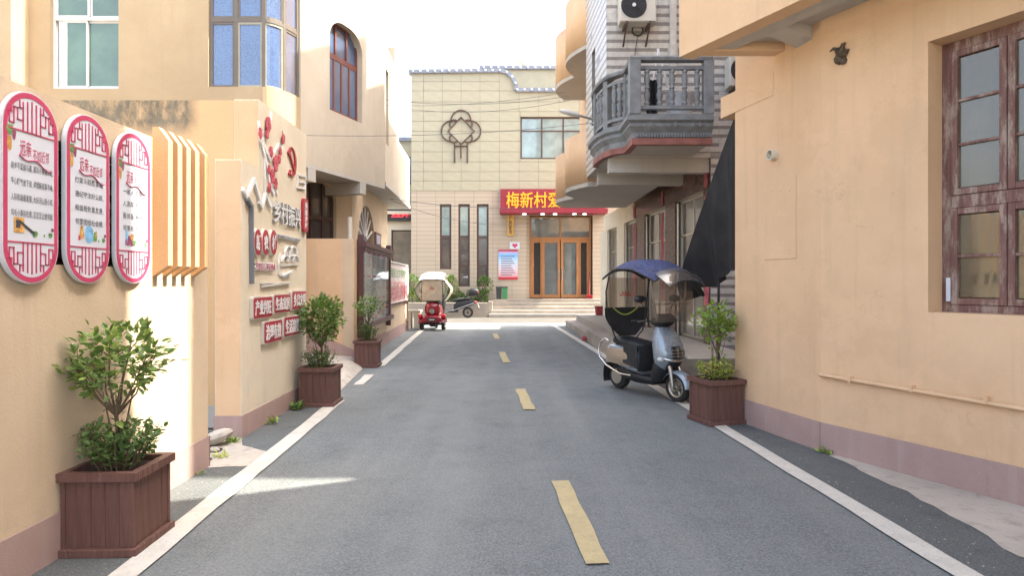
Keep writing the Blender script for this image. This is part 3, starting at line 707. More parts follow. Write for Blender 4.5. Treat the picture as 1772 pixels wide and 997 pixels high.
mb = MB(MW.M); stroke(mb, [(483, 440), (481, 455), (482, 474), (490, 479), (500, 476)], .03); stroke(mb, [(487, 477), (502, 470)], .02, .002, .034); mb.build('stream', M['silver_letter'], T)
mb = MB(MW.M); stroke(mb, [(450, 491), (470, 489)], .018, .002, .03); stroke(mb, [(451, 495.5), (500, 489.5)], .022, .002, .03); mb.build('line', M['offwhite'], T)

# ================================================================== left: corner house (upper storeys overhang)
hs_ = thing('corner_house', 'tall cream house with green and blue windows behind the mural wall', 'house', (-5.5, 13, 0))
A1, A2 = (-4.43, 11.3), (-3.99, 12.0); B2 = (-3.0, 15.0)
f1 = Fr((-16, 11.3), (-5.40, 11.3))
gu0, gv0 = f1.uv(86, 153); gu1, _ = f1.uv(205, 152)
mb = MB(f1.M); mb.wall(f1.L, 11.4, .25, [(gu0, gu1, gv0, gv0 + 1.95)]); mb.build('wall', M['front_peach'], hs_)
arc = []
for j in range(9):
    t_ = j / 8; c = V(((A1[0] + .27), 11.3)); p = V(A1) * (1-t_)**2 + c * 2*t_*(1-t_) + V(A2) * t_**2; arc.append((p.x, p.y))
path = [(-5.40, 11.3)] + [(A1[0], A1[1])] + arc[1:]
SILL, TOP = 5.075, 7.4
mb = MB(); mb.sweep(path, [(0, 0), (0, SILL), (-.25, SILL), (-.25, 0)]); mb.build('bay_wall', M['front_peach'], hs_)
mb = MB(); mb.sweep(path, [(0, TOP), (0, 11.4), (-.25, 11.4), (-.25, TOP)]); mb.build('bay_wall', M['pale'], hs_)
mb = MB(); q_ = at(23, 80, 10.95).x; mb.box(-16, q_, 10.9, 11.298, 0, 11.4); mb.build('corner_pier', M['front_peach'], hs_)
# bay glazing: panes between mullions on the curved front
def along(path, d):
    for a, b in zip(path, path[1:]):
        l = math.dist(a, b)
        if d <= l: t_ = d / l; return (a[0] + (b[0]-a[0])*t_, a[1] + (b[1]-a[1])*t_)
        d -= l
    return path[-1]
tot = sum(math.dist(a, b) for a, b in zip(path, path[1:]))
flat = .97
stops = [0.0, flat * .49, flat, flat + (tot - flat) * .52, tot]
inn = .07
for zi, (z0, z1) in enumerate(((SILL, 6.25), (6.31, TOP))):
    for k in range(4):
        a, b = stops[k] + .03, stops[k+1] - .03; n = 1 if k < 2 else 4
        pts = [along(path, a + (b-a)*j/n) for j in range(n+1)]
        wn_ = MB(); wn_.sweep(pts, [(-inn+.02, z0), (-inn+.02, z0+.045), (-inn-.02, z0+.045), (-inn-.02, z0)]); wn_.sweep(pts, [(-inn+.02, z1-.045), (-inn+.02, z1), (-inn-.02, z1), (-inn-.02, z1-.045)])
        for e_ in (0, n):
            a_ = pts[e_]; b_ = pts[1] if e_ == 0 else pts[n-1]; d_ = math.dist(a_, b_); c_ = tuple(a_[q] + (b_[q]-a_[q])*.035/d_ for q in (0, 1)); pr = [a_, c_] if e_ == 0 else [c_, a_]; wn_.sweep(pr, [(-inn+.019, z0+.02), (-inn+.019, z1-.02), (-inn-.019, z1-.02), (-inn-.019, z0+.02)])
        fo = wn_.build('bay_sash', M['olive'] if zi == 0 and k in (1, 2) else M['greyframe'], hs_)
        gl = MB(); gl.sweep(pts, [(-inn+.005, z0+.04), (-inn+.005, z1-.04), (-inn-.005, z1-.04), (-inn-.005, z0+.04)]); gl.build('pane', M['blue_glass'], fo)
for k, d in enumerate(stops):
    d2 = min(max(d, .03), tot - .03); p, q = along(path, d2 - .03), along(path, d2 + .03)
    wd = .0
    mb = MB(); mb.sweep([p, q], [(-inn+.03, SILL), (-inn+.03, TOP), (-inn-.05, TOP), (-inn-.05, SILL)]); mb.build('mullion', M['greyframe'], hs_)
mb = MB(); mb.sweep(path, [(-inn+.028, 6.25), (-inn+.028, 6.31), (-inn-.03, 6.31), (-inn-.03, 6.25)]); mb.build('transom', M['greyframe'], hs_)
# green sliding window
fo = MB(f1.M); 
gw = gu1 - gu0; vt = f1.uv(150, 28)[1]
for (a, b, c, d) in ((gu0, gu0+.04, gv0, gv0+1.95), (gu1-.04, gu1, gv0, gv0+1.95), (gu0+.04, gu1-.04, gv0, gv0+.05), (gu0+.04, gu1-.04, vt-.03, vt+.03)): fo.box(a, b, c, d, -.16, -.09)
fo = fo.build('window_frame', M['whitemetal'], hs_)
for (a, b, c, d, m) in ((gu0+.2, gu0+gw*.5, gv0+.05, vt-.03, 1), (gu0+gw*.47, gu1-.04, gv0+.05, vt-.03, 1), (gu0+.04, gu0+gw*.52, vt+.03, gv0+1.95, 0), (gu0+gw*.52, gu1-.04, vt+.03, gv0+1.95, 0)):
    s = MB(f1.M); nn = -.12 if a < gu0 + .25 else -.15
    for (p, q, r, t_) in ((a, a+.035, c, d), (b-.035, b, c, d), (a, b, c, c+.035), (a, b, d-.035, d)): s.box(p, q, r, t_, nn-.012, nn+.012 + random.uniform(0, .001))
    so_ = s.build('window_sash', M['whitemetal'], hs_)
    s = MB(f1.M); s.box(a+.03, b-.03, c+.03, d-.03, nn-.004, nn+.004); s.build('pane', M['green_glass'], so_)
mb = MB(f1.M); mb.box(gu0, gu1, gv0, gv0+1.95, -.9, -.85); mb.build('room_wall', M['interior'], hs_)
# street facade with arched window
f2 = Fr(A2, B2)
hu0, hv0 = f2.uv(570.5, 189); hu1, hv1 = f2.uv(627, 214); hv0 = (hv0 + hv1) / 2; hT = 7.02
mb = MB(f2.M); mb.wall(f2.L, 11.4, .25, [(hu0, hu1, hv0, hT)], v0=3.87); mb.build('wall', M['pale'], hs_)
def spandrels(fr, u0, u1, top, rx, rz, T, mat, parent, front=0.0):
    for sgn, ue in ((1, u0), (-1, u1)):
        pts = [(ue, top, front)] + [(ue + sgn*rx*(1-math.sin(a)), top - rz*(1-math.cos(a)), front) for a in [j*PI/16 for j in range(9)]]
        mb = MB(fr.M); mb.prism(pts, (0, 0, -T)); mb.build('arch_corner', mat, parent)
spandrels(f2, hu0, hu1, hT, .5, .42, .25, M['pale'], hs_)
# sashes: two arched top lights over four casements
hw = hu1 - hu0
fo = MB(f2.M)
for a, b, c, d in ((hu0, hu0+.05, hv0, hT), (hu1-.05, hu1, hv0, hT), (hu0, hu1, hv0, hv0+.05), (hu0, hu1, hv0+1.18, hv0+1.25), (hu0, hu1, hT-.05, hT), (hu0+hw/3-.025, hu0+hw/3+.025, hv0+1.25, hT), (hu0+hw*2/3-.025, hu0+hw*2/3+.025, hv0+1.25, hT)): fo.box(a, b, c, d, -.2 + random.uniform(0, .003), -.13 + random.uniform(0, .003))
fo = fo.build('arched_window_frame', M['redframe'], hs_)
for k in range(4):
    a, b = hu0 + .05 + (hw-.1)*k/4, hu0 + .05 + (hw-.1)*(k+1)/4; s = MB(f2.M)
    for (p, q, r, t_) in ((a, a+.03, hv0+.05, hv0+1.18), (b-.03, b, hv0+.05, hv0+1.18), (a+.03, b-.03, hv0+.05, hv0+.09), (a+.03, b-.03, hv0+1.14, hv0+1.18)): s.box(p, q, r, t_, -.155, -.12)
    so_ = s.build('casement', M['redframe'], hs_); s = MB(f2.M); s.box(a+.025, b-.025, hv0+.08, hv0+1.15, -.14, -.132); s.build('pane', M['blue_plain'], so_)
for k in range(3):
    a, b = hu0 + .05 + (hw-.1)*k/3, hu0 + .05 + (hw-.1)*(k+1)/3; s = MB(f2.M); s.box(a, b, hv0+1.25, hT-.05, -.17, -.162); s.build('pane', M['blue_plain'], hs_)
# end return, soffit, beams
f3 = Fr(B2, (-3.9, 15.25)); mb = MB(f3.M); mb.box(0, f3.L, 3.87, 11.4, -.02, .0); 
mb = MB(); mb.prism([(A2[0], A2[1], 3.80), (B2[0], B2[1], 3.80), (-5.2, 15.6, 3.80), (-5.2, 12.0, 3.80)], (0, 0, .0695)); mb.build('soffit', M['soffit'], hs_)
mb = MB(); mb.prism([(B2[0]-.002, B2[1], 3.87), (B2[0]-.25, B2[1]+.08, 3.87), (-4.2, 15.9, 3.87), (-4.2, 15.4, 3.87)], (0, 0, 7.5)); mb.build('end_wall', M['pale'], hs_)
for s_ in (.35, 2.2):
    p = V(A2).lerp(V(B2), s_ / f2.L); n = V((f2.n.x, f2.n.y)); q = p - n * 1.2; d = V((f2.u.x, f2.u.y)) * .12
    mb = MB(); mb.prism([(p.x-d.x, p.y-d.y, 3.55), (p.x+d.x, p.y+d.y, 3.55), (q.x+d.x, q.y+d.y, 3.55), (q.x-d.x, q.y-d.y, 3.55)], (0, 0, .247)); mb.build('beam', M['soffit'], hs_)
# ground floor wall under the overhang, with the dark arched window
f4 = Fr((-5.05, 12.35), (-3.75, 14.8))
du0 = f4.pu(522); du1, dv1 = f4.uv(582, 320); dv0 = f4.uv(582, 425)[1]
mb = MB(f4.M); mb.wall(f4.L, 3.798, .2, [(du0, du1, dv0, dv1)], m=0); mb.build('ground_floor_wall', M['peach'], hs_)
spandrels(f4, du0, du1, dv1, .45, .4, .2, M['peach'], hs_)
fo = MB(f4.M)
for a, b, c, d in ((du0, du0+.06, dv0, dv1), (du1-.06, du1, dv0, dv1), (du0, du1, dv0, dv0+.06), (du0, du1, dv0+.55, dv0+.63), (du0+(du1-du0)*.33, du0+(du1-du0)*.33+.05, dv0, dv1), (du0+(du1-du0)*.66, du0+(du1-du0)*.66+.05, dv0, dv1)): fo.box(a, b, c, d, -.15+random.uniform(0, .004), -.09+random.uniform(0, .004))
fo = fo.build('window_frame', M['brownframe'], hs_)
mb = MB(f4.M); mb.box(du0, du1, dv0, dv1, -.14, -.13); mb.build('pane', M['dark_glass'], fo)
p = at(605.5, 400, 13.2); mb = MB(); mb.tube([(p.x, p.y, 0.3), (p.x, p.y, 2.95)], .05, 10); mb.build('post', M['pvc'], hs_)

# side wing further along the street
wg = thing('side_wing', 'pale three-storey wing with a narrow window slit beyond the corner house', 'house', (-3.9, 18, 0))
f5 = Fr((-3.26, 16.3), (-3.34, 18.75))
su0, sv0 = f5.uv(667.5, 250); su1, sv1 = f5.uv(673, 130)
su0 = max(su0, .15); su1 = su0 + .45
mb = MB(f5.M); mb.wall(f5.L, 7.75, .25, [(su0, su1, 5.2, 7.15)], v0=4.16); mb.build('wall', M['pale'], wg)
mb = MB(f5.M); mb.box(su0, su1, 5.2, 7.15, -.2, -.19); mb.build('pane', M['dark_glass'], wg)
mb = MB(); mb.box(-5.6, -3.262, 16.3, 16.34, 4.16, 7.75); mb.build('wall', M['pale'], wg)
mb = MB(f5.M); mb.box(-.1, f5.L + .02, 4.06, 4.16, -2.2, .04); mb.build('soffit', M['soffit'], wg)
mb = MB(f5.M); mb.box(f5.L - .75, f5.L - .02, 7.75, 8.25, -.2, -.003); mb.build('parapet', M['pale'], wg)
f6 = Fr((-3.345, 18.78), (-3.45, 21.4)); mb = MB(f6.M); mb.wall(f6.L, 5.75, .2, v0=4.16); mb.build('balcony_parapet', M['pale'], wg)
mb = MB(f6.M); mb.box(0, f6.L, 4.05, 4.158, -2.0, .03); mb.build('soffit', M['soffit'], wg)
mb = MB(); mb.box(-5.6, -3.6, 18.80, 18.85, 5.75, 7.75); mb.build('wall', M['pale'], wg)
f7 = Fr((-3.742, 14.83), (-4.0, 20.4))
fu0, _ = f7.uv(620, 400); fu1, _ = f7.uv(648, 400); fT = 3.60; fB = 1.6
mb = MB(f7.M); mb.wall(f7.L, 4.05, .2, [(fu0, fu1, fB, fT)]); mb.build('ground_floor_wall', M['peach'], wg)
r_ = (fu1 - fu0) / 2
spandrels(f7, fu0, fu1, fT, r_, .95, .2, M['peach'], wg)
mb = MB(f7.M); mb.box(fu0, fu1, fB, fT, -.19, -.18); mb.build('pane', M['dark_glass'], wg)
cu = (fu0 + fu1) / 2
for k in range(9):
    a = PI * k / 8; mb = MB(f7.M); mb.tube([(cu + .22*math.cos(a), fT - .95 + .2*math.sin(a), -.06), (cu + r_*math.cos(a)*.98, fT - .95 + .93*math.sin(a), -.06)], .028, 6); mb.build('fan_bar', M['whitemetal'], wg)
for k in range(8):
    u = fu0 + (fu1-fu0)*(k+.5)/8; mb = MB(f7.M); mb.box(u-.025, u+.025, fB, fT-.97, -.09, -.05); mb.build('window_bar', M['whitemetal'], wg)
mb = MB(f7.M); mb.tube([(cu + .2*math.cos(PI*j/10), fT - .95 + .2*math.sin(PI*j/10), -.06) for j in range(11)], .028, 6); mb.box(fu0, fu1, fT-.99, fT-.93, -.095, -.045); mb.build('fan_rail', M['whitemetal'], wg)

# ================================================================== left: courtyard corner wall with the notice board
kw = thing('corner_yard_wall', 'peach yard wall behind the far-left planter with the notice board on its street side', 'wall', (-3.6, 14, 0))
f8 = Fr((-6.0, 12.3), (-3.06, 12.3)); mb = MB(f8.M); mb.wall(f8.L, 2.44, .22); mb.build('wall', M['orange'], kw)
mb = MB(f8.M); mb.prism([(0, .0, .001), (f8.L+.012, 0, .001), (f8.L+.012, .28, .001), (f8.L-.75, .62, .001), (0, .64, .001)], (0, 0, .012)); mb.build('skirting', M['purple'], kw)
f9 = Fr((-3.06, 12.3), (-3.24, 16.15)); mb = MB(f9.M); mb.wall(f9.L, 2.44, .22); mb.build('wall', M['peach'], kw)
skirting(f9, .003, f9.L, .32, 'skirting', kw)
f10 = Fr((-3.24, 16.15), (-3.48, 21.3)); mb = MB(f10.M); mb.wall(f10.L, .95, .3); mb.build('low_wall', M['peach'], kw)
skirting(f10, .003, f10.L, .30, 'skirting', kw)
mb = MB(f10.M); mb.box(.01, f10.L+.03, .951, 1.01, -.33, .05); mb.build('coping', M['boardframe'], kw)
nb = thing('notice_board', 'glazed maroon notice board on the yard wall behind the far-left planter', 'notice board', tuple(f9.M @ V((1.5, .8, .05))))
b0, b1 = f9.pu(617.5), f9.pu(668); bT, bB = 2.42, .68
for u in (b0, b1 - .1): mb = MB(f9.M); mb.box(u, u+.1, bB-.2, bT+.12, .014, .13); mb.build('post', M['boardframe'], nb, .006)
mb = MB(f9.M); mb.box(b0-.08, b1+.08, bT-.12, bT-.02, .131, .20); mb.box(b0-.05, b1+.05, bT-.2, bT-.125, .131, .17); mb.build('head_rail', M['boardframe'], nb)
mb = MB(f9.M); mb.box(b0-.05, b1+.05, bB-.02, bB+.08, .131, .2); mb.build('sill', M['boardframe'], nb)
mb = MB(f9.M); mb.box(b0+.1, b1-.1, bB, bT-.13, .014, .03); mb.build('backing', M['noticeprint'], nb)
for i in range(5):
    for j in range(3):
        u = b0 + .25 + i * (b1-b0-.5)/5; v = bB + .2 + j * .5
        mb = MB(f9.M); mb.box(u, u + (b1-b0-.5)/5*.82, v, v+.42, .031, .036); o = mb.build('notice', M['white'], nb)
        mb = MB(f9.M); mb.box(u+.05, u+(b1-b0-.5)/5*.7, v+.32, v+.37, .0365, .0375); mb.build('print_heading', M['pinkred'], o)
        mb = MB(f9.M)
        for q in range(6): mb.box(u+.04, u+(b1-b0-.5)/5*(.55+.2*((q*7+i) % 3)/2), v+.26-q*.042, v+.275-q*.042, .0365, .0375)
        mb.build('print_lines', M['greyink'], o)
mb = MB(f9.M); mb.box(b0+.1, b1-.1, bB+.08, bT-.2, .10, .106); mb.build('glass', M['board_glass'], nb)
um = (b0+b1)/2 - .2
mb = MB(f9.M); mb.box(um-.35, um+.35, bT-.02, bT+.28, .11, .15); o = mb.build('head_plate', M['boardframe'], nb)
mb = MB(f9.M); mb.box(um-.25, um+.25, bT+.03, bT+.23, .151, .156); mb.build('plate_face', M['white'], o)
sb = thing('faded_slogan_board', 'faded red and green printed board standing on the low wall beyond the notice board', 'sign', tuple(f10.M @ V((2.2, 1.0, 0))))
m0, m1 = .1, f10.L - .15
mb = MB(f10.M); p = [(m0, 1.012, -.05), (m1, 1.012, -.05), (m1, 2.0, -.05), (m1-.25, 2.14, -.05), (m0+.25, 2.14, -.05), (m0, 2.0, -.05)]; mb.prism(p, (0, 0, .06)); mb.build('panel', M['muralprint'], sb)
mb = MB(f10.M); mb.tube([(a, b, .015) for a, b, c in p], .025, 6, closed=True); mb.build('edge', M['offwhite'], sb)
for i, ch in enumerate('社会主义核心价值观'):
    u = m0 + .3 + i * (m1-m0-.5)/9; lettering(ch, f10, u, u+.42, 1.12 + .0*i, 1.50, .013, M['signred'] if i % 2 else M['pinkred'], sb, 'lettering', .02)
lettering('富强民主文明和谐', f10, m0+.4, m1-.4, 1.72, 1.98, .013, M['leafgreen_print'], sb, 'lettering', .02)
lb = thing('cream_barrier', 'low cream concrete barrier at the street corner behind the red tricycle', 'barrier', (-3.4, 22, 0))
for i, x in enumerate((-3.55, -3.25)):
    mb = MB(); mb.box(x-.10, x+.10, 21.7, 22.1, 0, .56); mb.build('post', M['cream'], lb, .01)
mb = MB(); mb.box(-3.7, -3.12, 21.68, 22.12, .561, .64); mb.build('top_slab', M['cream'], lb, .01)

# ================================================================== far end: village hall
YF = 30.0; sx = YF / F
def fx(x): return (x - CX) * sx
def fz(y): return H - (y - CY) * sx
hall = thing('village_hall', 'pale yellow panelled village hall closing the end of the street', 'building', (0, 31, 0))
FF = Fr((0, YF), (1, YF))
xl, xr = fx(711.5), fx(1090)
WIN = (fx(900.5), fx(1012), fz(275), fz(202))
slits = [(fx(a), fx(b), fz(496 if k else 466), fz(353)) for k, (a, b) in enumerate(((761, 781), (793, 813), (825, 845.5)))]
DOOR = (fx(911), fx(1026), .80, fz(372))
low = fz(330); par = fz(157); top = fz(124)
mb = MB(FF.M); mb.wall(xr, low, .35, slits + [(DOOR[0], DOOR[1], DOOR[2], DOOR[3])], u0=xl); mb.build('ground_floor_wall', M['courses'], hall)
mb = MB(FF.M); mb.wall(xr, par, .35, [WIN], u0=xl, v0=low); mb.build('upper_wall', M['joint'], hall)
cx0, cx1 = fx(864.4), fx(893)
mb = MB(FF.M); mb.box(xl, cx0, par, top, -.35, 0); mb.build('upper_wall', M['joint'], hall)
ct = [(cx0 + (cx1-cx0)*(math.sin(a)), par + (top-par)*(math.cos(a)), -.35) for a in [j*PI/16 for j in range(9)]]
mb = MB(FF.M); mb.prism([(cx0, par, -.35)] + ct, (0, 0, .35)); mb.build('upper_wall', M['joint'], hall)
cols = [xl] + [fx(v) for v in (733, 765.4, 798, 830.6, 864.4, 898.3, 932.2, 967.4, 1002, 1036, 1070, 1090)]
rows = [low] + [fz(v) for v in (313, 297, 280, 262.5, 244.5, 227, 210, 193, 176, 157, 141, 124)]
gap = .009; unit = MB(); unit.box(0, 1, 0, 1, 0, .018); unit = unit.mesh('panel', M['panel'])
def panel(a, b, c, d):
    if b - a < .06 or d - c < .06: return
    o = inst('panel', unit, hall, (a + gap - hall.location.x, YF - hall.location.y, c + gap), (PI/2, 0, 0), (b - a - 2*gap, d - c - 2*gap, 1))
for a, b in zip(cols, cols[1:]):
    for c, d in zip(rows, rows[1:]):
        if c >= par - .01 and b > cx0 + .02: continue
        if b <= WIN[0] or a >= WIN[1] or d <= WIN[2] or c >= WIN[3]: panel(a, b, c, d); continue
        if a < WIN[0]: panel(a, WIN[0], c, d)
        if b > WIN[1]: panel(WIN[1], b, c, d)
        m0, m1 = max(a, WIN[0]), min(b, WIN[1])
        if d > WIN[3]: panel(m0, m1, WIN[3], d)
        if c < WIN[2]: panel(m0, m1, c, WIN[2])
mb = MB(FF.M); mb.prism([(cx0+gap, par+gap, .0)] + [(a, b-gap, 0) for a, b, c in ct[:-1]] + [(cx1-gap, par+gap, 0)], (0, 0, .018)); mb.build('panel', M['panel'], hall)
# parapet trim with studs
trim = [(xl-.1, top), (cx0, top + .04)] + [(a + .02, b + .03) for a, b, c in ct[1:]] + [(xr, par + .02)]
mb = MB(FF.M)
for i, (a, b) in enumerate(zip(trim, trim[1:])):
    d = (V(b) - V(a)).normalized(); o = V((-d.y, d.x)) * .09
    mb.prism([(p.x, p.y, -.3) for p in (V(a)-o-d*.02, V(b)-o+d*.02, V(b)+o+d*.02, V(a)+o-d*.02)], (0, 0, .42 + .003 * (i % 2)))
tr = mb.build('parapet_trim', M['trim_blue'], hall)
stud = MB(); stud.lathe([(.05, 0), (.05, .02), (.03, .04)], n=8); stud = stud.mesh('stud', M['whitemetal'])
L = [(V(a), V(b)) for a, b in zip(trim, trim[1:])]; pos = .2
for a, b in L:
    l = (b - a).length
    while pos < l:
        p = a.lerp(b, pos / l); inst('stud', stud, tr, (p.x, YF - .126, p.y), (PI/2, 0, 0)); pos += .34
    pos -= l
mb = MB(); mb.box(cx0-1, xr+1, 31.2, 31.4, 8, fz(122)+.45); mb.build('rear_wall', M['panel'], hall)
mb = MB(); mb.box(cx0-1, xr+1, 31.1, 31.5, fz(122)+.452, fz(122)+.62); tr2 = mb.build('parapet_trim', M['trim_blue'], hall)
for k in range(14): inst('stud', stud, tr2, (cx0 - .8 + k*.36, 31.094, fz(122)+.53), (PI/2, 0, 0))
mb = MB(); p = at(900, 112, 31.3); mb.prism([(p.x, 31.25, p.z-.1), (p.x+.35, 31.25, p.z-.1), (p.x, 31.25, p.z+.3)], (0, .1, 0)); mb.build('finial', M['panel'], hall)
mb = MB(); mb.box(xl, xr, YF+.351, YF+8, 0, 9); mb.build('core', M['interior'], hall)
# upper window
def window(fr, a, b, c, d, nx, cuts, fmat, gmat, parent, dep=-.16, fw=.07):
    fo = MB(fr.M)
    for q in ((a, a+fw, c, d), (b-fw, b, c, d), (a+fw, b-fw, c, c+fw), (a+fw, b-fw, d-fw, d)): fo.box(*q, dep-.03, dep+.03)
    for v in cuts: fo.box(a+fw, b-fw, v-fw*.4, v+fw*.4, dep-.028, dep+.028)
    for k in range(1, nx): u = a + (b-a)*k/nx; fo.box(u-fw*.45, u+fw*.45, c+fw, d-fw, dep-.025, dep+.025)
    fo = fo.build('window_frame', M[fmat], parent)
    vs = [c] + list(cuts) + [d]
    for k in range(nx):
        for v0, v1 in zip(vs, vs[1:]):
            p = MB(fr.M); p.box(a + (b-a)*k/nx + .02, a + (b-a)*(k+1)/nx - .02, v0 + .02, v1 - .02, dep-.008, dep-.001); p.build('pane', M[gmat], fo)
    return fo
window(FF, *WIN, 3, [fz(226)], 'brownframe', 'pale_glass', hall, -.08)
for k, s_ in enumerate(slits):
    window(FF, *s_, 1, [fz(460), fz(411)] if k else [fz(411)], 'brownframe', 'dark_glass', hall, -.10, .09)
    mb = MB(FF.M); mb.box(s_[0]+.09, s_[1]-.09, fz(407), fz(358), -.098, -.092); mb.build('pane', M['pale_glass'], hall)
# plum flower emblem in iron rod
em = thing('flower_emblem', 'dark iron flower emblem with a diamond on the hall wall above the banner', 'emblem', (fx(798), YF, fz(280)))
n_ = -YF + .06
def rod(pts, nm): mb = MB(FF.M); mb.tube([(fx(x), fz(y), .06) for x, y in pts], .035, 6); mb.build(nm, M['iron'], em)
def arcp(cx, cy, r, a0, a1, n=18): return [(cx + r*math.cos(math.radians(a0 + (a1-a0)*j/n)), cy - r*math.sin(math.radians(a0 + (a1-a0)*j/n))) for j in range(n+1)]
rod([(798, 203), (821, 227), (798, 250), (775.5, 227), (798, 203)], 'diamond')
rod(arcp(798, 208, 17, -10, 190), 'petal'); rod(arcp(782, 227, 18, 70, 270), 'petal'); rod(arcp(814, 227, 18, 110, -90), 'petal')
for cx, cy, a0 in ((786, 215, 45), (810, 215, -45), (786, 239, 135), (810, 239, 225)): rod(arcp(cx, cy, 7.5, a0, a0 + 180), 'scroll')
for x, y1 in ((787, 282), (798, 274), (809, 282)): rod([(x, 248), (x, y1)], 'stem')
rod([(787, 253), (809, 253)], 'crossbar')
# banner
bn = thing('banner_sign', 'red shop banner with yellow characters 梅新村爱心超市 above the hall door', 'sign', (fx(955), YF, fz(372)))
bx0, bx1 = fx(866), fx(1046)
mb = MB(FF.M); mb.box(bx0, bx1, fz(364), fz(328), .03, .22); mb.build('board', M['banner'], bn)
mb = MB(FF.M); mb.box(bx0-.02, bx1+.02, fz(372), fz(364)-.004, .02, .9); mb.build('canopy', M['banner'], bn)
lettering('梅新村爱心超市', FF, fx(876), fx(1041), fz(361), fz(333), .25, M['yellow'], bn, 'lettering', .012, .028)
for x in (907, 938, 959, 992, 1009): mb = MB(FF.M); mb.lathe([(.08, 0), (.08, .04)], (0, 0, 0), n=8); mb.v = [V((p.x*0, 0, 0)) for p in mb.v] if False else mb.v; mb = MB(); mb.lathe([(.09, fz(372)-.05), (.09, fz(372)-.002)], (fx(x), YF-.6, 0), n=10); mb.build('downlight', M['lamp'], bn)
# side signs
T = thing('hanging_gold_sign', 'narrow gold vertical sign hanging under the left end of the banner', 'sign', (fx(884), YF, fz(408)))
mb = MB(FF.M); mb.box(fx(878), fx(889), fz(408), fz(373), .03, .12); mb.build('board', M['gold'], T)
lettering('便民服务', FF, fx(880.5), fx(886.5), fz(406), fz(375), .125, M['iron'], T, 'lettering', .02, stack=True)
T = thing('rules_poster', 'blue and pink gradient poster with a red border left of the hall door', 'poster', (fx(879), YF, fz(484)))
mb = MB(FF.M); mb.box(fx(862.5), fx(896), fz(484), fz(432), .005, .03); mb.build('sheet', M['poster'], T)
mb = MB(FF.M)
for k in range(9): mb.box(fx(867), fx(891 - (k*5) % 7), fz(443+k*4), fz(444.6+k*4), .031, .033)
mb.build('print_lines', M['greyink'], T)
T = thing('heart_plaque', 'small white plaque with a pink heart above the gradient poster', 'sign', (fx(891), YF, fz(431)))
mb = MB(FF.M); mb.box(fx(882), fx(899.5), fz(431), fz(419), .005, .03); mb.build('plate', M['white'], T)
mb = MB(FF.M); mb.prism([(fx(891)+.13*(math.sin(a)**3), fz(425)+.008*(13*math.cos(a)-5*math.cos(2*a)-2*math.cos(3*a)-math.cos(4*a)), .031) for a in [j*PI/12 for j in range(24)]], (0, 0, .003)); mb.build('heart', M['pinkred'], T)
# door: glazed timber-framed leaves in a recess
dr = thing('shop_door', 'timber framed glass double door with side lights at the top of the steps', 'door', (fx(970), YF + .3, .83))
DF = Fr((0, YF + .34), (1, YF + .34)); d0, d1 = fx(917), fx(1024); db, dm, dt = .84, fz(412), fz(374)
mb = MB(FF.M); mb.box(DOOR[0], d0-.01, .80, DOOR[3], -.335, -.30); mb.build('jamb_panel', M['courses'], hall)
mb = MB(DF.M)
for q in ((d0, d0+.08, db, dt), (d1-.08, d1, db, dt), (d0+.08, d1-.08, dm-.06, dm+.06), (d0+.08, d1-.08, dt-.06, dt), ((d0+d1)/2-.035, (d0+d1)/2+.035, dm+.06, dt-.06)): mb.box(*q, -.05, .05)
mb.build('door_frame', M['doorwood'], dr)
for a, b, nm in ((d0+.08, fx(940), 'side_light'), (fx(938.5), fx(970), 'door_leaf'), (fx(971.5), fx(1003), 'door_leaf'), (fx(1002), d1-.08, 'side_light')):
    mb = MB(DF.M); n0 = .0 if nm == 'door_leaf' else -.03
    for q in ((a, a+.12, db, dm-.06), (b-.12, b, db, dm-.06), (a+.12, b-.12, db, db+.16), (a+.12, b-.12, dm-.2, dm-.06)): mb.box(*q, n0-.02, n0+.045)
    lf = mb.build(nm, M['doorwood'], dr)
    mb = MB(DF.M); mb.box(a+.1, b-.1, db+.14, dm-.18, n0-.006, n0+.004); mb.build('glass', M['door_glass'], lf)
    if nm == 'door_leaf':
        u = b-.06 if a < fx(960) else a+.06; mb = MB(DF.M); mb.tube([(u, 1.7, .07), (u, 2.2, .07)], .02, 6); mb.build('handle', M['chrome'], lf)
for a, b in ((d0+.08, (d0+d1)/2-.035), ((d0+d1)/2+.035, d1-.08)): mb = MB(DF.M); mb.box(a, b, dm+.06, dt-.06, -.006, .004); mb.build('transom_glass', M['door_glass'], dr)
mb = MB(DF.M); mb.box(fx(976), fx(988), db+.25, dm-.22, -.05, -.04); mb.build('paper_screen', M['tile_white'], dr)
# steps, bed wall
for k in range(5):
    z1 = .80 - .16 * k; mb = MB(); y0 = 29.25 - .0 - .31 * k + .75 * 0
    mb.box(fx(848) + .0, 6.2, YF - .02 - .32*(k+1) + .32, YF - .02 - .32*k + (.32 if k == 0 else 0), 0.0, z1) if False else mb.box(fx(857) - .06*k, 6.2, YF - .32*(k+1), (YF - .001) if k == 0 else YF - .32*k - .001, 0, z1)
    struct(mb.build('entrance_step', M['stone_step'], None, .012))
mb = MB(); mb.box(DOOR[0]+.01, DOOR[1]-.01, YF+.001, YF+.4, 0, .82); struct(mb.build('threshold', M['marble']))
BEDY = 28.75
bd = thing('planting_bed', 'raised stone planting bed in front of the hall windows', 'planting bed', (-3, 29.4, 0))
mb = MB(); mb.box(fx(690), fx(846), BEDY, BEDY+.2, 0, .66); mb.build('front_wall', M['stone_step'], bd, .012)
mb = MB(); mb.box(fx(690), fx(846), BEDY+.201, YF-.002, 0, .6); mb.build('soil', M['soil'], bd)
mb = MB(); mb.box(fx(846)+.002, fx(846)+.2, BEDY, YF-.002, 0, .72); mb.build('end_wall', M['stone_step'], bd, .012)
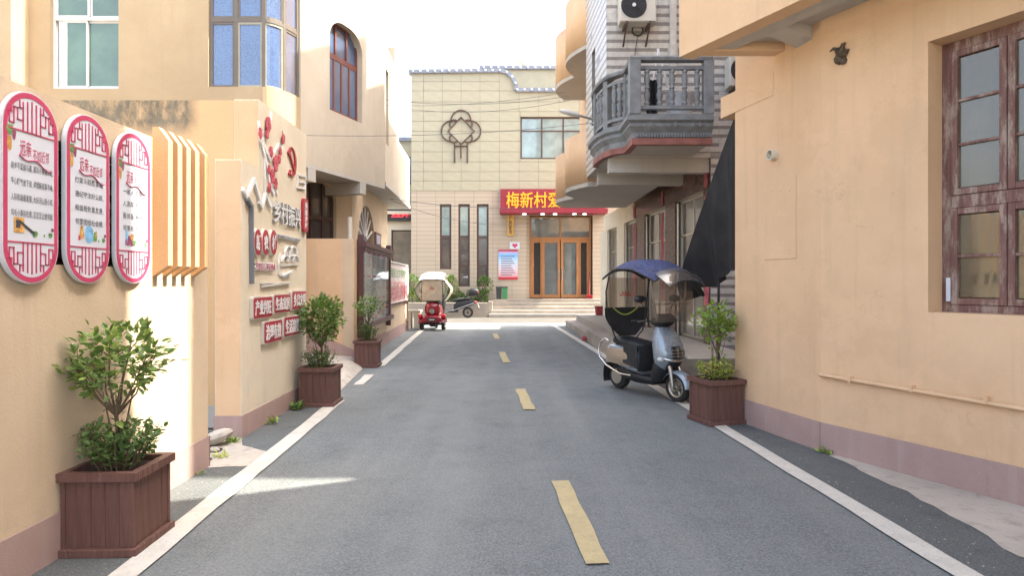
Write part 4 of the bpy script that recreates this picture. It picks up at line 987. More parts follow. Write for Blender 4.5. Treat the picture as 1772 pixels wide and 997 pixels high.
for sgn, (x0, m, lab) in enumerate(((fx(859), 'binblack', 'black half-lidded litter bin beside the hall steps'), (fx(869), 'bingreen', 'green litter bin next to the black one beside the hall steps'))):
    T = thing('litter_bin', lab, 'litter bin', (x0+.13, BEDY+.7, .8), 'litter bins beside the hall steps')
    z0 = .801; mb = MB(); mb.loft([[(x0+.02, BEDY+.52, z0), (x0+.24, BEDY+.52, z0), (x0+.24, BEDY+.85, z0), (x0+.02, BEDY+.85, z0)], [(x0, BEDY+.5, z0+.52), (x0+.26, BEDY+.5, z0+.52), (x0+.26, BEDY+.87, z0+.52), (x0, BEDY+.87, z0+.52)]], sm=False); mb.build('bucket', M[m], T, .01)
    mb = MB(); mb.box(x0-.01, x0+.27, BEDY+.49, BEDY+.88, z0+.521, z0+.58); mb.build('lid', M['binblack'], T, .01)
mb = MB(); mb.box(fx(846)+.201, fx(857)+.6, BEDY+.4, YF-.33, 0, .80) 
struct(mb.build('bin_plinth', M['stone_step']))
# far-left shop front with running sign
ls = thing('street_corner_shop', 'cream shop front with a running red sign left of the hall', 'building', (-6, 31, 0))
LF = Fr((-14, 31.2), (-4.72, 31.2))
lu0, lv1 = LF.uv(677, 398); lu1, lv0 = LF.uv(706, 476); lu1 = LF.L - .15; lu0 -= .0
mb = MB(LF.M); mb.wall(LF.L, 4.9, .3, [(lu0, lu1, .9, lv1)]); mb.build('wall', M['cream'], ls)
window(LF, lu0, lu1, .9, lv1, 1, [], 'brownframe', 'shutter_glass', ls, -.1, .06)
sg = thing('running_sign', 'black running sign with glowing red characters over the corner shop window', 'sign', (-5.6, 31.1, 4.6))
s0, sv1 = LF.uv(672, 361); s1, sv0 = LF.uv(706, 383)
mb = MB(LF.M); mb.box(s0-1.5, LF.L-.05, sv0, sv1, .02, .2); mb.build('case', M['dark_metal'], sg)
a0 = LF.pu(678.5); a1 = LF.pu(711)
lettering('主进乡村', LF, a0, a1, sv0+.17, sv1-.15, .205, M['led'], sg, 'lettering', .02)
mb = MB(LF.M); mb.box(0, LF.L, 4.9, 5.05, -.4, .35); mb.build('eaves', M['cream'], ls)
mb = MB(LF.M); mb.box(0, LF.L-.3, 5.05, 8.8, -1.5, -1.3); mb.build('upper_wall', M['panel'], ls)
mb = MB(LF.M); mb.box(0, LF.L-.3, 8.8, 9.0, -1.55, -1.2); mb.build('parapet_trim', M['trim_blue'], ls)
q0, q1 = LF.L - .9, LF.L - .35
mb = MB(LF.M); mb.box(q0, q1, 6.6, 8.0, -1.299, -1.27); o = mb.build('window_frame', M['brownframe'], ls); mb = MB(LF.M); mb.box(q0+.06, q1-.06, 6.66, 7.94, -1.268, -1.262); mb.build('pane', M['blue_plain'], o)

# ================================================================== right: near house
R1, R2 = (2.587, 7.37), (2.915, 6.0)
D2 = V((-.487, 1)).normalized()
def r2(Y): return (2.915 + .487 * (6.0 - Y), Y)
nh = thing('near_right_house', 'large orange house at the right with a peeling window and an overhanging upper floor', 'house', (4.5, 4, 0))
fa = Fr(R1, R2); fb = Fr(R2, r2(-5.5))
u0w, vTw = fb.uv(1606, 72); _, vBw = fb.uv(1600, 540); u1w = u0w + 1.75
mb = MB(fa.M); mb.wall(fa.L, 3.82, .25); mb.build('wall', M['orange'], nh)
mb = MB(fb.M); mb.wall(fb.L, 5.2, .25, [(u0w, u1w, vBw, vTw)]); mb.build('wall', M['orange'], nh)
mb = MB(fa.M); mb.box(0, fa.L, 3.82, 5.2, -.25, -.003); mb.build('wall', M['orange'], nh)
fe = Fr((9.0, 7.152), (2.642, 7.152)); mb = MB(); mb.box(2.70, 9, 7.10, 7.355, 0, 5.2); mb.build('end_wall', M['orange'], nh)
skirting(fa, -.01, fa.L, .275, 'skirting', nh); skirting(fb, .004, fb.L, .275, 'skirting', nh)
# roof slab end past the corner
P = V((R1[0], R1[1])); d = (V(R1) - V(R2)).normalized(); n = V((fa.n.x, fa.n.y)); q = P + d * .30; b_ = V(R2).lerp(V(R1), .50)
mb = MB(); mb.prism([(p.x, p.y, 3.57) for p in (V((b_.x, b_.y)) + n*.006, q + n*.006, q - n*1.2, V((b_.x, b_.y)) - n*1.2)], (0, 0, .245)); mb.build('roof_slab', M['orange'], nh, .01)
# upper floor overhang
O0 = V((1.76, 6.69)); od = V((.487, -1)).normalized()
O1 = O0 + od * 5.2
zO = 3.97
mb = MB(); inner = (5.2, 6.69)
fo_ = Fr((O0.x, O0.y), (O1.x, O1.y)); mb = MB(fo_.M); mb.wall(fo_.L, 5.05, .18, v0=zO + .0); mb.build('balcony_parapet', M['orange'], nh, .01)
mb = MB(); mb.box(O0.x + .19, 6.5, O0.y - .18, O0.y - .002, zO + .005, 5.045); mb.build('balcony_parapet', M['orange'], nh, .01)
mb = MB(); mb.prism([(O0.x+.1, O0.y-.03, zO+.10), (O1.x+.1, O1.y, zO+.10), (O1.x+3, O1.y, zO+.10), (6.5, O0.y-.03, zO+.10)], (0, 0, .10)); mb.build('balcony_floor', M['soffit'], nh)
# soffit beams: edge beam, cantilever brackets
mb = MB(fo_.M); mb.box(.2, fo_.L, zO+.02, zO+.098, -.40, -.181); mb.build('edge_beam', M['soffit'], nh)
for k, uu in enumerate((.9, 3.6)):
    p = O0 + od * uu; nn = V((fo_.n.x, fo_.n.y)); a, b = p - nn*.19, p - nn*1.6; e2 = od * .11
    mb = MB()
    pts = [(a-e2), (a+e2)]
    mb.add([(*(a-e2), zO+.06), (*(a+e2), zO+.06), (*(b+e2), zO-.16), (*(b-e2), zO-.16), (*(a-e2), zO+.099), (*(a+e2), zO+.099), (*(b+e2), zO+.099), (*(b-e2), zO+.099)], [(0,1,2,3),(4,5,6,7),(0,1,5,4),(1,2,6,5),(2,3,7,6),(3,0,4,7)]); mb.build('cantilever_beam', M['soffit'], nh)
# unseen upper mass, outline shaped to block the sun except for one wedge
mb = MB(); prof = [(-5.5, 5.2), (5.33, 5.2), (4.89, 6.62), (4.70, 7.35), (4.50, 8.3), (4.47, 10.4), (-5.5, 10.4)]
mb.prism([(2.8 + .0, y, z) for y, z in prof], (4.5, 0, 0)); up = mb.build('upper_sun_blocker', M['orange'], nh)
mb = MB(); mb.box(3.1, 7.3, 5.385, 7.15, 5.2, 11.9); mb.build('tower_sun_blocker', M['orange'], nh)  # added above the view to keep sun off beyond the wedge
# wooden window with peeling paint: four tall casements over lower ones
fw = Fr((R2[0], R2[1]), r2(-5.5), -.20)
zR = fw.uv(1640, 351)[1]
wf = MB(fw.M)
for q in ((u0w, u0w+.07, vBw, vTw), (u1w-.07, u1w, vBw, vTw), (u0w+.07, u1w-.07, vBw, vBw+.06), (u0w+.07, u1w-.07, vTw-.08, vTw), (u0w+.07, u1w-.07, zR-.05, zR+.05)): wf.box(*q, -.05, .015)
wf = wf.build('window_frame', M['oldwood'], nh, .004)
ncol = 4; cwid = (u1w - u0w - .14) / ncol
for k in range(ncol):
    a, b = u0w + .07 + cwid*k + .003, u0w + .07 + cwid*(k+1) - .003
    for (c, d, np_) in ((zR+.053, vTw-.083, 3), (vBw+.063, zR-.053, 2)):
        s = MB(fw.M)
        for q in ((a, a+.05, c, d), (b-.05, b, c, d), (a+.05, b-.05, c, c+.05), (a+.05, b-.05, d-.05, d)): s.box(*q, -.028, .026)
        so_ = s.build('casement', M['oldwood'], nh, .004)
        hh = (d - c - .1) / np_
        for j in range(np_):
            v0 = c + .05 + hh*j
            if j: s = MB(fw.M); s.box(a+.05, b-.05, v0-.011, v0+.011, -.02, .02); s.build('glazing_bar', M['oldwood'], so_, .003)
            s = MB(fw.M); s.box(a+.048, b-.048, v0+.009, v0+hh-.009, -.006, -.002); s.build('pane', M['clear_glass'], so_)
mb = MB(fw.M); mb.shell(lambda a, b: (u0w + a*(u1w-u0w), vBw + b*(vTw-vBw), -.16 + .025*math.sin(a*70) + .01*math.sin(a*23)), 90, 2, (0, 0, -.004)); mb.build('curtain', M['curtain'], nh)
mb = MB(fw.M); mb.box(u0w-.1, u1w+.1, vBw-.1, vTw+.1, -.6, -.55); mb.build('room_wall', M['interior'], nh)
uu, vv = fw.uv(1644, 500); mb = MB(fw.M); mb.box(uu-.012, uu+.02, vv-.1, vv+.09, .027, .034); mb.build('paper_scrap', M['white'], nh)
# pipe, vent, nest, blocked panel
T = thing('wall_conduit', 'thin painted pipe running along the right wall below the window', 'pipe', tuple(fb.M @ V((0, .7, 0))))
pu, pv = fb.uv(1411, 647); pu = max(pu, .01); pv2 = fb.uv(1772, 715)[1]
mb = MB(fb.M); mb.tube([(pu, pv, .0), (pu, pv, .028), (pu+1.7, (pv+pv2)/2, .028), (pu+3.2, pv2-.02, .028)], .017, 8); mb.build('pipe', M['orange'], T)
for k in range(4): mb = MB(fb.M); mb.box(pu+.3+k*.55, pu+.325+k*.55, pv-.028, pv+.028, .001, .048); mb.build('clip', M['orange'], T)
cu, cv = fa.uv(1341, 268)
T = thing('vent_pipe', 'short white vent pipe sticking out of the right wall', 'pipe', tuple(fa.M @ V((cu, cv, 0))))
mb = MB(fa.M); R_ = [(cu + .055*math.cos(a), cv + .055*math.sin(a)) for a in [j*PI/10 for j in range(20)]]; r_ = [(cu + .045*math.cos(a), cv + .045*math.sin(a)) for a in [j*PI/10 for j in range(20)]]
mb.loft([[(x, y, 0) for x, y in R_], [(x, y, .07) for x, y in R_], [(x, y, .07) for x, y in r_], [(x, y, .002) for x, y in r_]], sm=False); mb.build('pipe', M['pvc'], T)
mb = MB(fa.M); mb.poly([(x, y, .004) for x, y in r_]); mb.build('bore', M['soffit'], T)
T = thing('blocked_panel', 'faint rectangular outline of a plastered-over panel on the right wall', 'panel', tuple(fa.M @ V((.9, 1.6, 0))))
c0, c1 = fa.uv(1323, 315); c2, c3 = fa.uv(1378, 447)
mb = MB(fa.M); mb.box(c0, c2, c3, c1, .0005, .006); mb.build('plaster_patch', M['orange'], T, .004)
for i in range(3):
    for y in (330, 432): cu, cv = fa.uv(1335+i*16, y); mb = MB(fa.M); mb.lathe([(.012, .0061), (.006, .011)], (cu, cv, 0), n=8); mb.build('filled_hole', M['orange'], T)
cu, cv = fb.uv(1458, 95); cu = max(cu, .05)
T = thing('mud_nest', 'brown mud nest stuck high on the right wall under the overhang', 'nest', tuple(fb.M @ V((cu, cv, 0))))
mb = MB(fb.M)
def nestp(a, b):
    th, ph = a*2*PI, b*PI/2; k = 1 + .25*math.sin(5*th+3*ph) + .15*math.sin(11*ph+7*th)
    return (cu + .055*k*math.cos(th)*math.cos(ph), cv + .085*k*math.sin(th)*math.cos(ph), .06*k*math.sin(ph))
mb.grid(nestp, 20, 8); mb.build('mud', M['nest'], T)
mb = MB(fb.M); mb.tube([(cu-.02, cv+.05, .03), (cu-.06, cv+.07, .05), (cu-.10, cv+.06, .04)], [.02, .014, .006], 6); mb.tube([(cu+.0, cv+.06, .02), (cu+.04, cv+.1, .02)], [.02, .01], 6); mb.build('twig', M['nest'], T)

# ================================================================== right: striped tile house
th = thing('tiled_house', 'house faced in white and grey striped tiles with a grey balustraded balcony', 'house', (4, 14, 0))
YT = 12.0
xc = 1.79; xg = 3.75
TW, THh, G = .192, .0615, .004
unit = None
def tilewall(fr, u0, u1, v0, v1, holes, name, odd=0):
    mb = MB(fr.M); HW, HG = .103, .060; k = int((v1 - v0) / (HW + HG) * 2); n = int(math.ceil((u1 - u0) / TW))
    for j in range(k):
        for i in range(n):
            a, b = u0 + i*TW + G/2, min(u0 + (i+1)*TW, u1) - G/2; base_ = v0 + (j // 2)*(HW + HG) + (HW if j % 2 else 0); c, d = base_ + G/2, base_ + (HG if j % 2 else HW) - G/2
            if b - a < .01: continue
            if any(h[0] < (a+b)/2 < h[1] and h[2] < (c+d)/2 < h[3] for h in holes): continue
            m = j % 2
            if random.random() < .02: m = 1 - m
            t_ = .006 + random.uniform(0, .0025)
            mb.add([(a,c,.0004),(b,c,.0004),(b,d,.0004),(a,d,.0004),(a,c,t_),(b,c,t_),(b,d,t_),(a,d,t_)], [(4,5,6,7),(0,1,5,4),(1,2,6,5),(2,3,7,6),(3,0,4,7)], m)
    return mb.build(name, [M['tile_white'], M['tile_grey']], th, stuff=True)
ft = Fr((xc, YT), (7.0, YT))
mb = MB(); mb.box(xc, 7.0, YT, YT+.2, 4.05, 13.8); mb.build('upper_wall', M['grout'], th)
mb = MB(); mb.box(xg, 7.0, YT, YT+.2, 0, 4.049); mb.build('lower_wall', M['grout'], th)
tilewall(ft, 0, 2.9, 4.06, 7.3, [], 'tiles'); tilewall(ft, xg-xc, 2.9, .4, 4.06, [], 'tiles')
mb = MB(ft.M); mb.box(0.002, 5.2, 7.3, 13.8, .0005, .006); mb.build('upper_tile_field', M['tile_white'], th)
fs = Fr((xc - .047*2.35, YT+2.35), (xc, YT)); 
sw = (.75, 1.15, 5.0, 6.5)
mb = MB(fs.M); mb.wall(fs.L, 13.8, .2, [sw], v0=4.05); mb.build('street_wall', M['grout'], th); tilewall(fs, 0, fs.L, 4.06, 8.0, [sw], 'tiles')
window(fs, *sw, 1, [], 'brownframe', 'dark_glass', th, -.1, .05)
# dark pier of tiles between the two AC bays: shallow return right of the left AC
mb = MB(ft.M); mb.box(1.18, 1.30, 5.5, 7.3, .009, .06); mb.build('rainwater_pier', M['tile_white'], th)
# soffit of the overhanging upper floor
def gx(Y): return xg - .047 * (Y - YT)
mb = MB(); mb.prism([(xc+.003, YT+.003, 3.95), (xg+.3, YT+.003, 3.95), (gx(14.3)+.3, 14.3, 3.95), (xc-.108, 14.3, 3.95)], (0, 0, .099)); mb.build('soffit', M['soffit'], th)
for Yb in (12.05, 13.6): mb = MB(); mb.box(xc+.05, gx(Yb)-.01, Yb, Yb+.22, 3.68, 3.949); mb.build('soffit_beam', M['soffit'], th)
# balcony
rail_path = [(3.42, 10.9), (2.10, 10.9), (2.10, 11.60), (2.00, 11.66), (1.86, 11.82), (1.77, 12.08), (1.72, 12.4), (1.70, 12.75), (1.72, 13.1)]
rail_path = rail_path[::-1]      # travel so that outward is to the right
def rev(p): return p
bl = th
ZB = 4.42; ZR = 5.46
outp = [(3.42, 10.9), (2.10, 10.9), (2.10, 11.60), (2.00, 11.66), (1.86, 11.82), (1.77, 12.08), (1.72, 12.4), (1.70, 12.75), (1.72, 13.1)]
# outward must be right-hand side of travel: going from the far end to the near corner and then to +x
path_b = outp[::-1]
sgn = -1 if False else 1
def sw_(prof, name, mat, path=path_b):
    mb = MB(); mb.sweep(path, prof); return mb.build(name, M[mat], th)
# check direction: far end -> near corner travels -Y, right-hand side is -X (street side)
sw_([(.16, ZB), (.16, ZB-.07), (.10, ZB-.11), (.115, ZB-.17), (.04, ZB-.26), (.03, ZB-.36), (-.06, ZB-.36), (-.06, ZB)], 'moulded_base', 'stucco_rail')
sw_([(.055, ZB-.361), (.055, ZB-.47), (-.06, ZB-.47), (-.06, ZB-.361)], 'red_band', 'brickred')
sw_([(.085, ZR-.075), (.10, ZR-.03), (.085, ZR), (-.085, ZR), (-.10, ZR-.03), (-.085, ZR-.075)], 'hand_rail', 'stucco_rail')
sw_([(.04, ZR-.22), (.04, ZR-.165), (-.04, ZR-.165), (-.04, ZR-.22)], 'upper_rail', 'stucco_rail')
sw_([(.04, ZB+.14), (.04, ZB+.20), (-.04, ZB+.20), (-.04, ZB+.14)], 'lower_rail', 'stucco_rail')
sw_([(.075, ZB+.001), (.075, ZB+.05), (-.075, ZB+.05), (-.075, ZB+.001)], 'plinth_rail', 'stucco_rail')
mb = MB(); mb.prism([(x, y, ZB-.44) for x, y in [(3.40, 10.93), (2.13, 10.93), (2.13, 11.6), (1.9, 11.85), (1.8, 11.99), (3.40, 11.99)]], (0, 0, .43)); mb.build('balcony_floor', M['soffit'], th)
mb = MB(); mb.prism([(x, y, ZB-.40) for x, y in [(1.80, 12.1), (1.76, 12.4), (1.74, 12.75), (1.80, 13.1), (1.785, 12.1)]], (0, 0, .38)); mb.build('balcony_floor', M['soffit'], th)
def post(x, y, s, r=0.0):
    mb = MB(Matrix.Translation((x, y, 0)) @ Matrix.Rotation(r, 4, 'Z')); mb.box(-s, s, -s, s, ZB+.05, ZR-.075); mb.build('post', M['stucco_rail'], th, .008)
post(3.36, 10.9, .085); post(2.10, 10.9, .095); post(2.10, 11.58, .065); post(1.80, 12.0, .06, .6); post(1.70, 12.75, .06)
bal = MB(); hB = (ZR - .22) - (ZB + .20)
prof = [(.038, 0), (.038, .03), (.05, .045), (.05, .06), (.034, .075), (.03, .10), (.052, .17), (.056, .22), (.036, .30), (.033, .33), (.05, .345), (.05, .36), (.033, .375), (.036, .42), (.054, .50), (.05, .56), (.03, .62), (.034, .64), (.05, .655), (.05, .67), (.038, .685), (.038, .70)]
bal.lathe([(r, z / .70 * hB) for r, z in prof], n=10); bal = bal.mesh('baluster', M['stucco_rail'])
for k in range(5): inst('baluster', bal, th, (2.315 + k*.215 - th.location.x, 10.9 - th.location.y, ZB + .20))
for (x, y) in ((2.10, 11.12), (2.10, 11.35), (1.985, 11.68), (1.90, 11.78), (1.77, 12.15), (1.735, 12.32), (1.71, 12.5)): inst('baluster', bal, th, (x - th.location.x, y - th.location.y, ZB + .20))
# dentils and little crosses on the moulded base
dn = MB(); dn.box(-.014, .014, -.02, .02, 0, .05); dn = dn.mesh('dentil', M['stucco_rail'])
for k in range(26): inst('dentil', dn, th, (2.14 + k*.049 - th.location.x, 10.9 - .055 - th.location.y, ZB - .345))
cr = MB(); cr.box(-.09, .09, -.012, .012, -.012, .012); cr.box(-.018, .018, -.0125, .0125, -.04, .04); cr = cr.mesh('cross_ornament', M['stucco_rail'])
for k in range(3): inst('cross_ornament', cr, th, (2.35 + k*.42 - th.location.x, 10.9 - .118 - th.location.y, ZB - .14))
# things on the balcony
T = thing('folding_drying_rack', 'white folding drying rack leaning on the balcony rail', 'rack', (2.6, 11.3, ZB))
mb = MB()
for a, b in (((2.38, 11.3, ZB), (2.62, 11.35, ZB+1.35)), ((2.95, 11.3, ZB), (2.60, 11.35, ZB+1.35))): mb.tube([a, b], .02, 6)
mb.build('frame', M['whitemetal'], T)
mb = MB(); mb.tube([(2.5, 11.3, ZB+.6), (2.82, 11.3, ZB+.6)], .014, 6); mb.build('rung', M['whitemetal'], T)
T = thing('hanging_cloth', 'dark cloth hanging behind the balcony balusters', 'cloth', (2.45, 11.25, ZB))
mb = MB(); mb.shell(lambda a, b: (2.38 + .2*a, 11.25 + .03*math.sin(a*14), ZB + .01 + b*.75), 14, 4, (0, .012, 0)); mb.build('cloth', M['black'], T)
T = thing('storage_tub', 'pale plastic tub on the balcony behind the balusters', 'tub', (3.0, 11.4, ZB))
mb = MB(); mb.lathe([(.20, ZB), (.24, ZB+.5), (.25, ZB+.52), (.22, ZB+.53)], (3.0, 11.4, 0), n=20); mb.build('tub', M['white'], T)
# air conditioners
def aircon(x0, z0, wd, ht, lab, yb=YT):
    T = thing('air_conditioner', lab, 'air conditioner', (x0 + wd/2, yb-.2, z0-.06), 'air conditioners on the tiled house')
    y0, y1 = yb - .38, yb - .08
    mb = MB(); mb.box(x0, x0+wd, y0, y1, z0, z0+ht); mb.build('casing', M['ac'], T, .02)
    c = (x0 + wd*.38, y0 - .003, z0 + ht*.52); r = ht*.42
    mb = MB(); mb.lathe([(r, -.002), (r, .0), (.0001, .0)], c, 'y', 28); mb.v = mb.v; o = mb.build('fan_opening', M['dark_metal'], T)
    mb = MB()
    for k in range(9): mb.tube([(c[0]+(.04+r*.1*k)*math.cos(a), c[1]-.014, c[2]+(.04+r*.1*k)*math.sin(a)) for a in [j*PI/14 for j in range(28)]], .0035, 4, closed=True)
    for k in range(6): a = k*PI/6; mb.tube([(c[0]-r*math.cos(a), c[1]-.016, c[2]-r*math.sin(a)), (c[0]+r*math.cos(a), c[1]-.016, c[2]+r*math.sin(a))], .004, 4)
    mb.build('grille', M['dark_metal'], o)
    mb = MB(); mb.lathe([(.035, -.03), (.035, -.005)], c, 'y', 12); mb.build('hub', M['whitemetal'], o)
    mb = MB(); mb.box(x0+wd*.72, x0+wd*.88, y0-.004, y0-.001, z0+ht*.86, z0+ht*.92); mb.build('badge', M['blue_print'], T)
    for xx in (x0+.1, x0+wd-.14):
        mb = MB(); mb.box(xx, xx+.04, y0-.03, yb-.012, z0-.05, z0-.005); mb.prism([(xx+.005, yb-.012, z0-.32), (xx+.035, yb-.012, z0-.32), (xx+.035, y0, z0-.05), (xx+.005, y0, z0-.05)], (0, .02, -.03)); mb.build('bracket', M['iron'], T)
p0 = at(1073, 36, YT-.38); p1 = at(1136, 36, YT-.38)
aircon(p0.x, p0.z, p1.x-p0.x, .56, 'white air conditioner high on the striped tile wall above the balcony')
p2 = at(1263, 148, YT-.38)
aircon(p2.x, p2.z, .66, .56, 'air conditioner half hidden behind the roof slab of the orange house')
T = thing('drain_hose', 'coiled black hose hanging below the upper air conditioner', 'hose', (p0.x+.3, YT-.03, p0.z-.4))
mb = MB(); c = at(1103, 52, YT-.05); mb.tube([(c.x + .10*math.cos(a), c.y - .006*a/6, c.z + .10*math.sin(a)) for a in [j*PI/8 for j in range(34)]], .014, 6); mb.tube([(c.x+.05, c.y, c.z+.1), (c.x+.1, c.y-.1, c.z+.25)], .014, 6); mb.tube([(c.x+.0, c.y, c.z-.1), (c.x-.05, c.y+.03, c.z-.5), (c.x-.3, c.y+.035, c.z-1.0)], .006, 5); mb.build('hose', M['wire'], T)

# ground-floor shop fronts behind the arcade
FG = Fr((gx(22.6), 22.6), (xg, YT))
sf = thing('arcade_shopfronts', 'recessed brown and cream shop fronts under the balconies on the right', 'shop front', (3.6, 17, .4))
zt = 3.94
def gu(x): return FG.pu(x)
mb = MB(FG.M); mb.box(0, FG.L-.002, zt-.55, zt, -.3, -.02); mb.build('header', M['cream'], sf)
mb = MB(FG.M); mb.box(gu(1098), FG.L-.002, zt-.55, zt-.004, -.019, .012); mb.build('marble_header', M['marble'], sf)
piers = [(1039, 1051, 'cream'), (1067, 1080, 'cream'), (1100, 1115, 'marble'), (1151, 1168, 'marble'), (1217, 1230, 'marble')]
for a, b, m in piers:
    mb = MB(FG.M); ua, ub = gu(a), min(gu(b), FG.L-.004); mb.box(ua, ub, .4, zt-.551, -.3, .0); mb.build('pier', M[m], sf, .008)
bays = [(1051, 1067), (1080, 1100), (1115, 1151), (1168, 1217)]
for a, b in bays:
    ua, ub = gu(a)+.01, gu(b)-.01
    fo = window(FG, ua, ub, .42, zt-.56, 2, [2.62], 'steel', 'shutter_glass', sf, -.14, .05)
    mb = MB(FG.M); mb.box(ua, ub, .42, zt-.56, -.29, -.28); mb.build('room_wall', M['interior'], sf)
    mb = MB(FG.M); mb.tube([(ua+.06, .42, -.05), (ua+.06, zt-.6, -.05)], .03, 8); mb.build('steel_post', M['steel'], sf)
    mb = MB(FG.M)
    mb.shell(lambda p, q: (ua+.1+p*(ub-ua-.2), .5+q*2.0, -.22+.02*math.sin(p*40)), 40, 1, (0, 0, -.004)); mb.build('curtain', M['offwhite'], sf)
for k, (x, lab) in enumerate(((1099, 'far'), (1148, 'middle'), (1218, 'near'))):
    u = gu(x); T = thing('red_couplet_strip', 'long faded red paper couplet on the %s arcade pier' % lab, 'paper couplet', tuple(FG.M @ V((u, 1.2, .03))), 'red couplets on the arcade piers')
    if k == 2: u = FG.L - .16
    mb = MB(FG.M); mb.shell(lambda a, b: (u - .12 + a*.22, 1.15 + b*2.1, .022 + .008*math.sin(b*17+k) + .006*math.sin(a*5)), 4, 16, (0, 0, .003)); mb.build('paper', M['redpaper'], T)
    mb = MB(FG.M); mb.box(u-.1, u+.08, 3.42, 3.75, .03, .034); mb.build('paper_square', M['redpaper'], T)
# podium
def py(Y, o): return V((2.06 + o - .0125 * (Y - 13.3), Y))
mb = MB(); mb.prism([(*py(9.9, .30), 0), (*py(23.3, .42), 0), (3.9, 23.3, 0), (3.9, 9.9, 0)], (0, 0, .40)); struct(mb.build('podium', M['slab'], None, .015))
mb = MB(); mb.prism([(*py(17.2, .0), 0), (*py(23.2, .02), 0), (*py(23.2, .418), 0), (*py(17.2, .36), 0)], (0, 0, .20)); struct(mb.build('podium_step', M['slab'], None, .015))
mb = MB(); mb.prism([(*py(9.9, -.02), 0), (*py(17.19, -.0), 0), (*py(17.19, .36), 0), (*py(9.9, .298), 0)], (0, 0, .30)); struct(mb.build('podium_kerb', M['slab'], None, .015))
for k in range(9):
    Y = 10.6 + k*1.4; mb = MB(); a = py(Y, .34); mb.box(a.x+.02, 3.6, Y, Y+.012, .4005, .402); struct(mb.build('podium_joint', M['joint']))

# curvy orange house further on
ch = thing('scalloped_house', 'orange house with scalloped balconies beyond the tiled house', 'house', (2.6, 16.5, 0))
def wave(Y): return 1.70 - .047*(Y-14.36) - .35*abs(math.sin(PI*(Y-14.36)/2.08))
Ys = [14.36 + 4.16*j/40 for j in range(41)]
wp = [(wave(Y), Y) for Y in Ys][::-1]
for z0, z1 in ((3.86, 5.03), (7.0, 8.3)):
    mb = MB(); mb.sweep(wp, [(0, z0), (0, z1), (-.15, z1), (-.15, z0)], sm=True); mb.build('balcony_parapet', M['orange'], ch)
    mb = MB()
    for a, b in zip(wp, wp[1:]): mb.prism([(a[0]+.01, a[1], z0-.10), (b[0]+.01, b[1], z0-.10), (3.3, b[1], z0-.10), (3.3, a[1], z0-.10)], (0, 0, .099))
    mb.build('balcony_slab', M['soffit'], ch)
mb = MB(); mb.box(2.1, 2.3, 14.37, 18.6, 3.9, 13.2); mb.build('wall', M['orange'], ch)
mb = MB(); mb.box(2.31, 7, 14.37, 20.6, 4.05, 13.2); mb.build('core', M['orange'], ch)
mb = MB(); mb.box(2.302, 3.5, 18.6, 21.6, 4.62, 8.2); mb.build('rear_part', M['orange'], ch)
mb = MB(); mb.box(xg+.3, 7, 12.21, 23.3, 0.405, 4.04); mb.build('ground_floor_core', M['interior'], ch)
mb = MB(); mb.box(3.0, 8, 18.65, 23.3, 4.56, 4.6); mb.build('soffit', M['soffit'], ch)
# tall masses added out of sight behind, put there to shade the street
bk = thing('rear_sun_blocker', 'tall orange sun-blocking mass added out of sight behind the alley on the right', 'building', (10, 9, 0))
mb = MB(); mb.box(7.3, 13, 7.2, 12.19, 0, 18.6); mb.build('wall', M['orange'], bk)
mb = MB(); mb.box(7.05, 12, 12.2, 20, 0, 14.2); mb.build('wall', M['orange'], bk)

# ================================================================== shade net, lamp, wires
T = thing('shade_net', 'black shade net slung from the orange house corner down behind the parked scooter', 'net', (2.8, 8.6, 1.4))
tops = [at(1275, 190, 7.75), at(1257, 240, 7.95), at(1232, 310, 8.3), at(1204, 390, 8.8), at(1184, 452, 9.3), at(1171, 493, 9.7)]
bots = [at(1286, 455, 7.9), at(1273, 468, 8.1), at(1252, 482, 8.5), at(1233, 496, 8.9), at(1210, 512, 9.4), at(1190, 520, 9.7)]
def netp(a, b):
    k = a*5; i = min(4, int(k)); f_ = k - i; t_ = tops[i].lerp(tops[i+1], f_); u_ = bots[i].lerp(bots[i+1], f_)
    p = t_.lerp(u_, b); amp = .12 * b * (1 - .25*b)
    q = math.sin(a*19 + b*1.5) + .5*math.sin(a*43 - b*2)
    sag = .10*math.sin(PI*b)
    return p + V((-amp*q*.5 - sag*.3, amp*q, .025*b*math.sin(a*31)))
mb = MB(); mb.shell(netp, 70, 24, (.004, .004, 0)); mb.build('net', M['net'], T)
p = at(1243.5, 480, 8.6); mb = MB(); mb.tube([(p.x, p.y, 0), (p.x, p.y, 1.68)], .018, 8); mb.build('prop', M['black'], T)
T = thing('street_lamp', 'pale street lamp head on an arm projecting from the tiled house', 'street lamp', tuple(at(1037, 209, 13.0)))
a, b = at(1040, 210, 13.1), at(1003, 200, 13.0); c = at(968, 191, 12.9)
mb = MB(); mb.tube([a, b], .025, 8); mb.build('arm', M['steel'], T)
mb = MB(); dv = (c-b).normalized(); sd_ = V((-dv.y, dv.x, 0)).normalized()
mb.loft([[b + dv*t_*(c-b).length + sd_*wd*math.cos(q) + V((0, 0, hh*math.sin(q))) for q in [j*PI/6 for j in range(12)]] for t_, wd, hh in ((0, .03, .025), (.12, .06, .04), (.35, .085, .05), (.75, .085, .045), (.95, .06, .03), (1.0, .02, .012))]); mb.build('lamp_head', M['whitemetal'], T)
mb = MB(); mb.tube([at(1036, 212, 13.0), at(1030, 214, 12.95), at(1024, 216, 12.95)], .02, 6); mb.tube([at(1040, 200, 13.05), at(1040, 222, 13.05)], .03, 6); mb.build('wall_bracket', M['dark_metal'], T)
def cable(pa, pb, sag, lab, r=.006):
    n = 22; mb = MB(); mb.tube([pa.lerp(pb, i/n) - V((0, 0, sag*4*(i/n)*(1-i/n))) for i in range(n+1)], r, 5)
    o = mb.build('overhead_cable', M['cable']); tag(o, lab, 'cable', 'cables over the street')
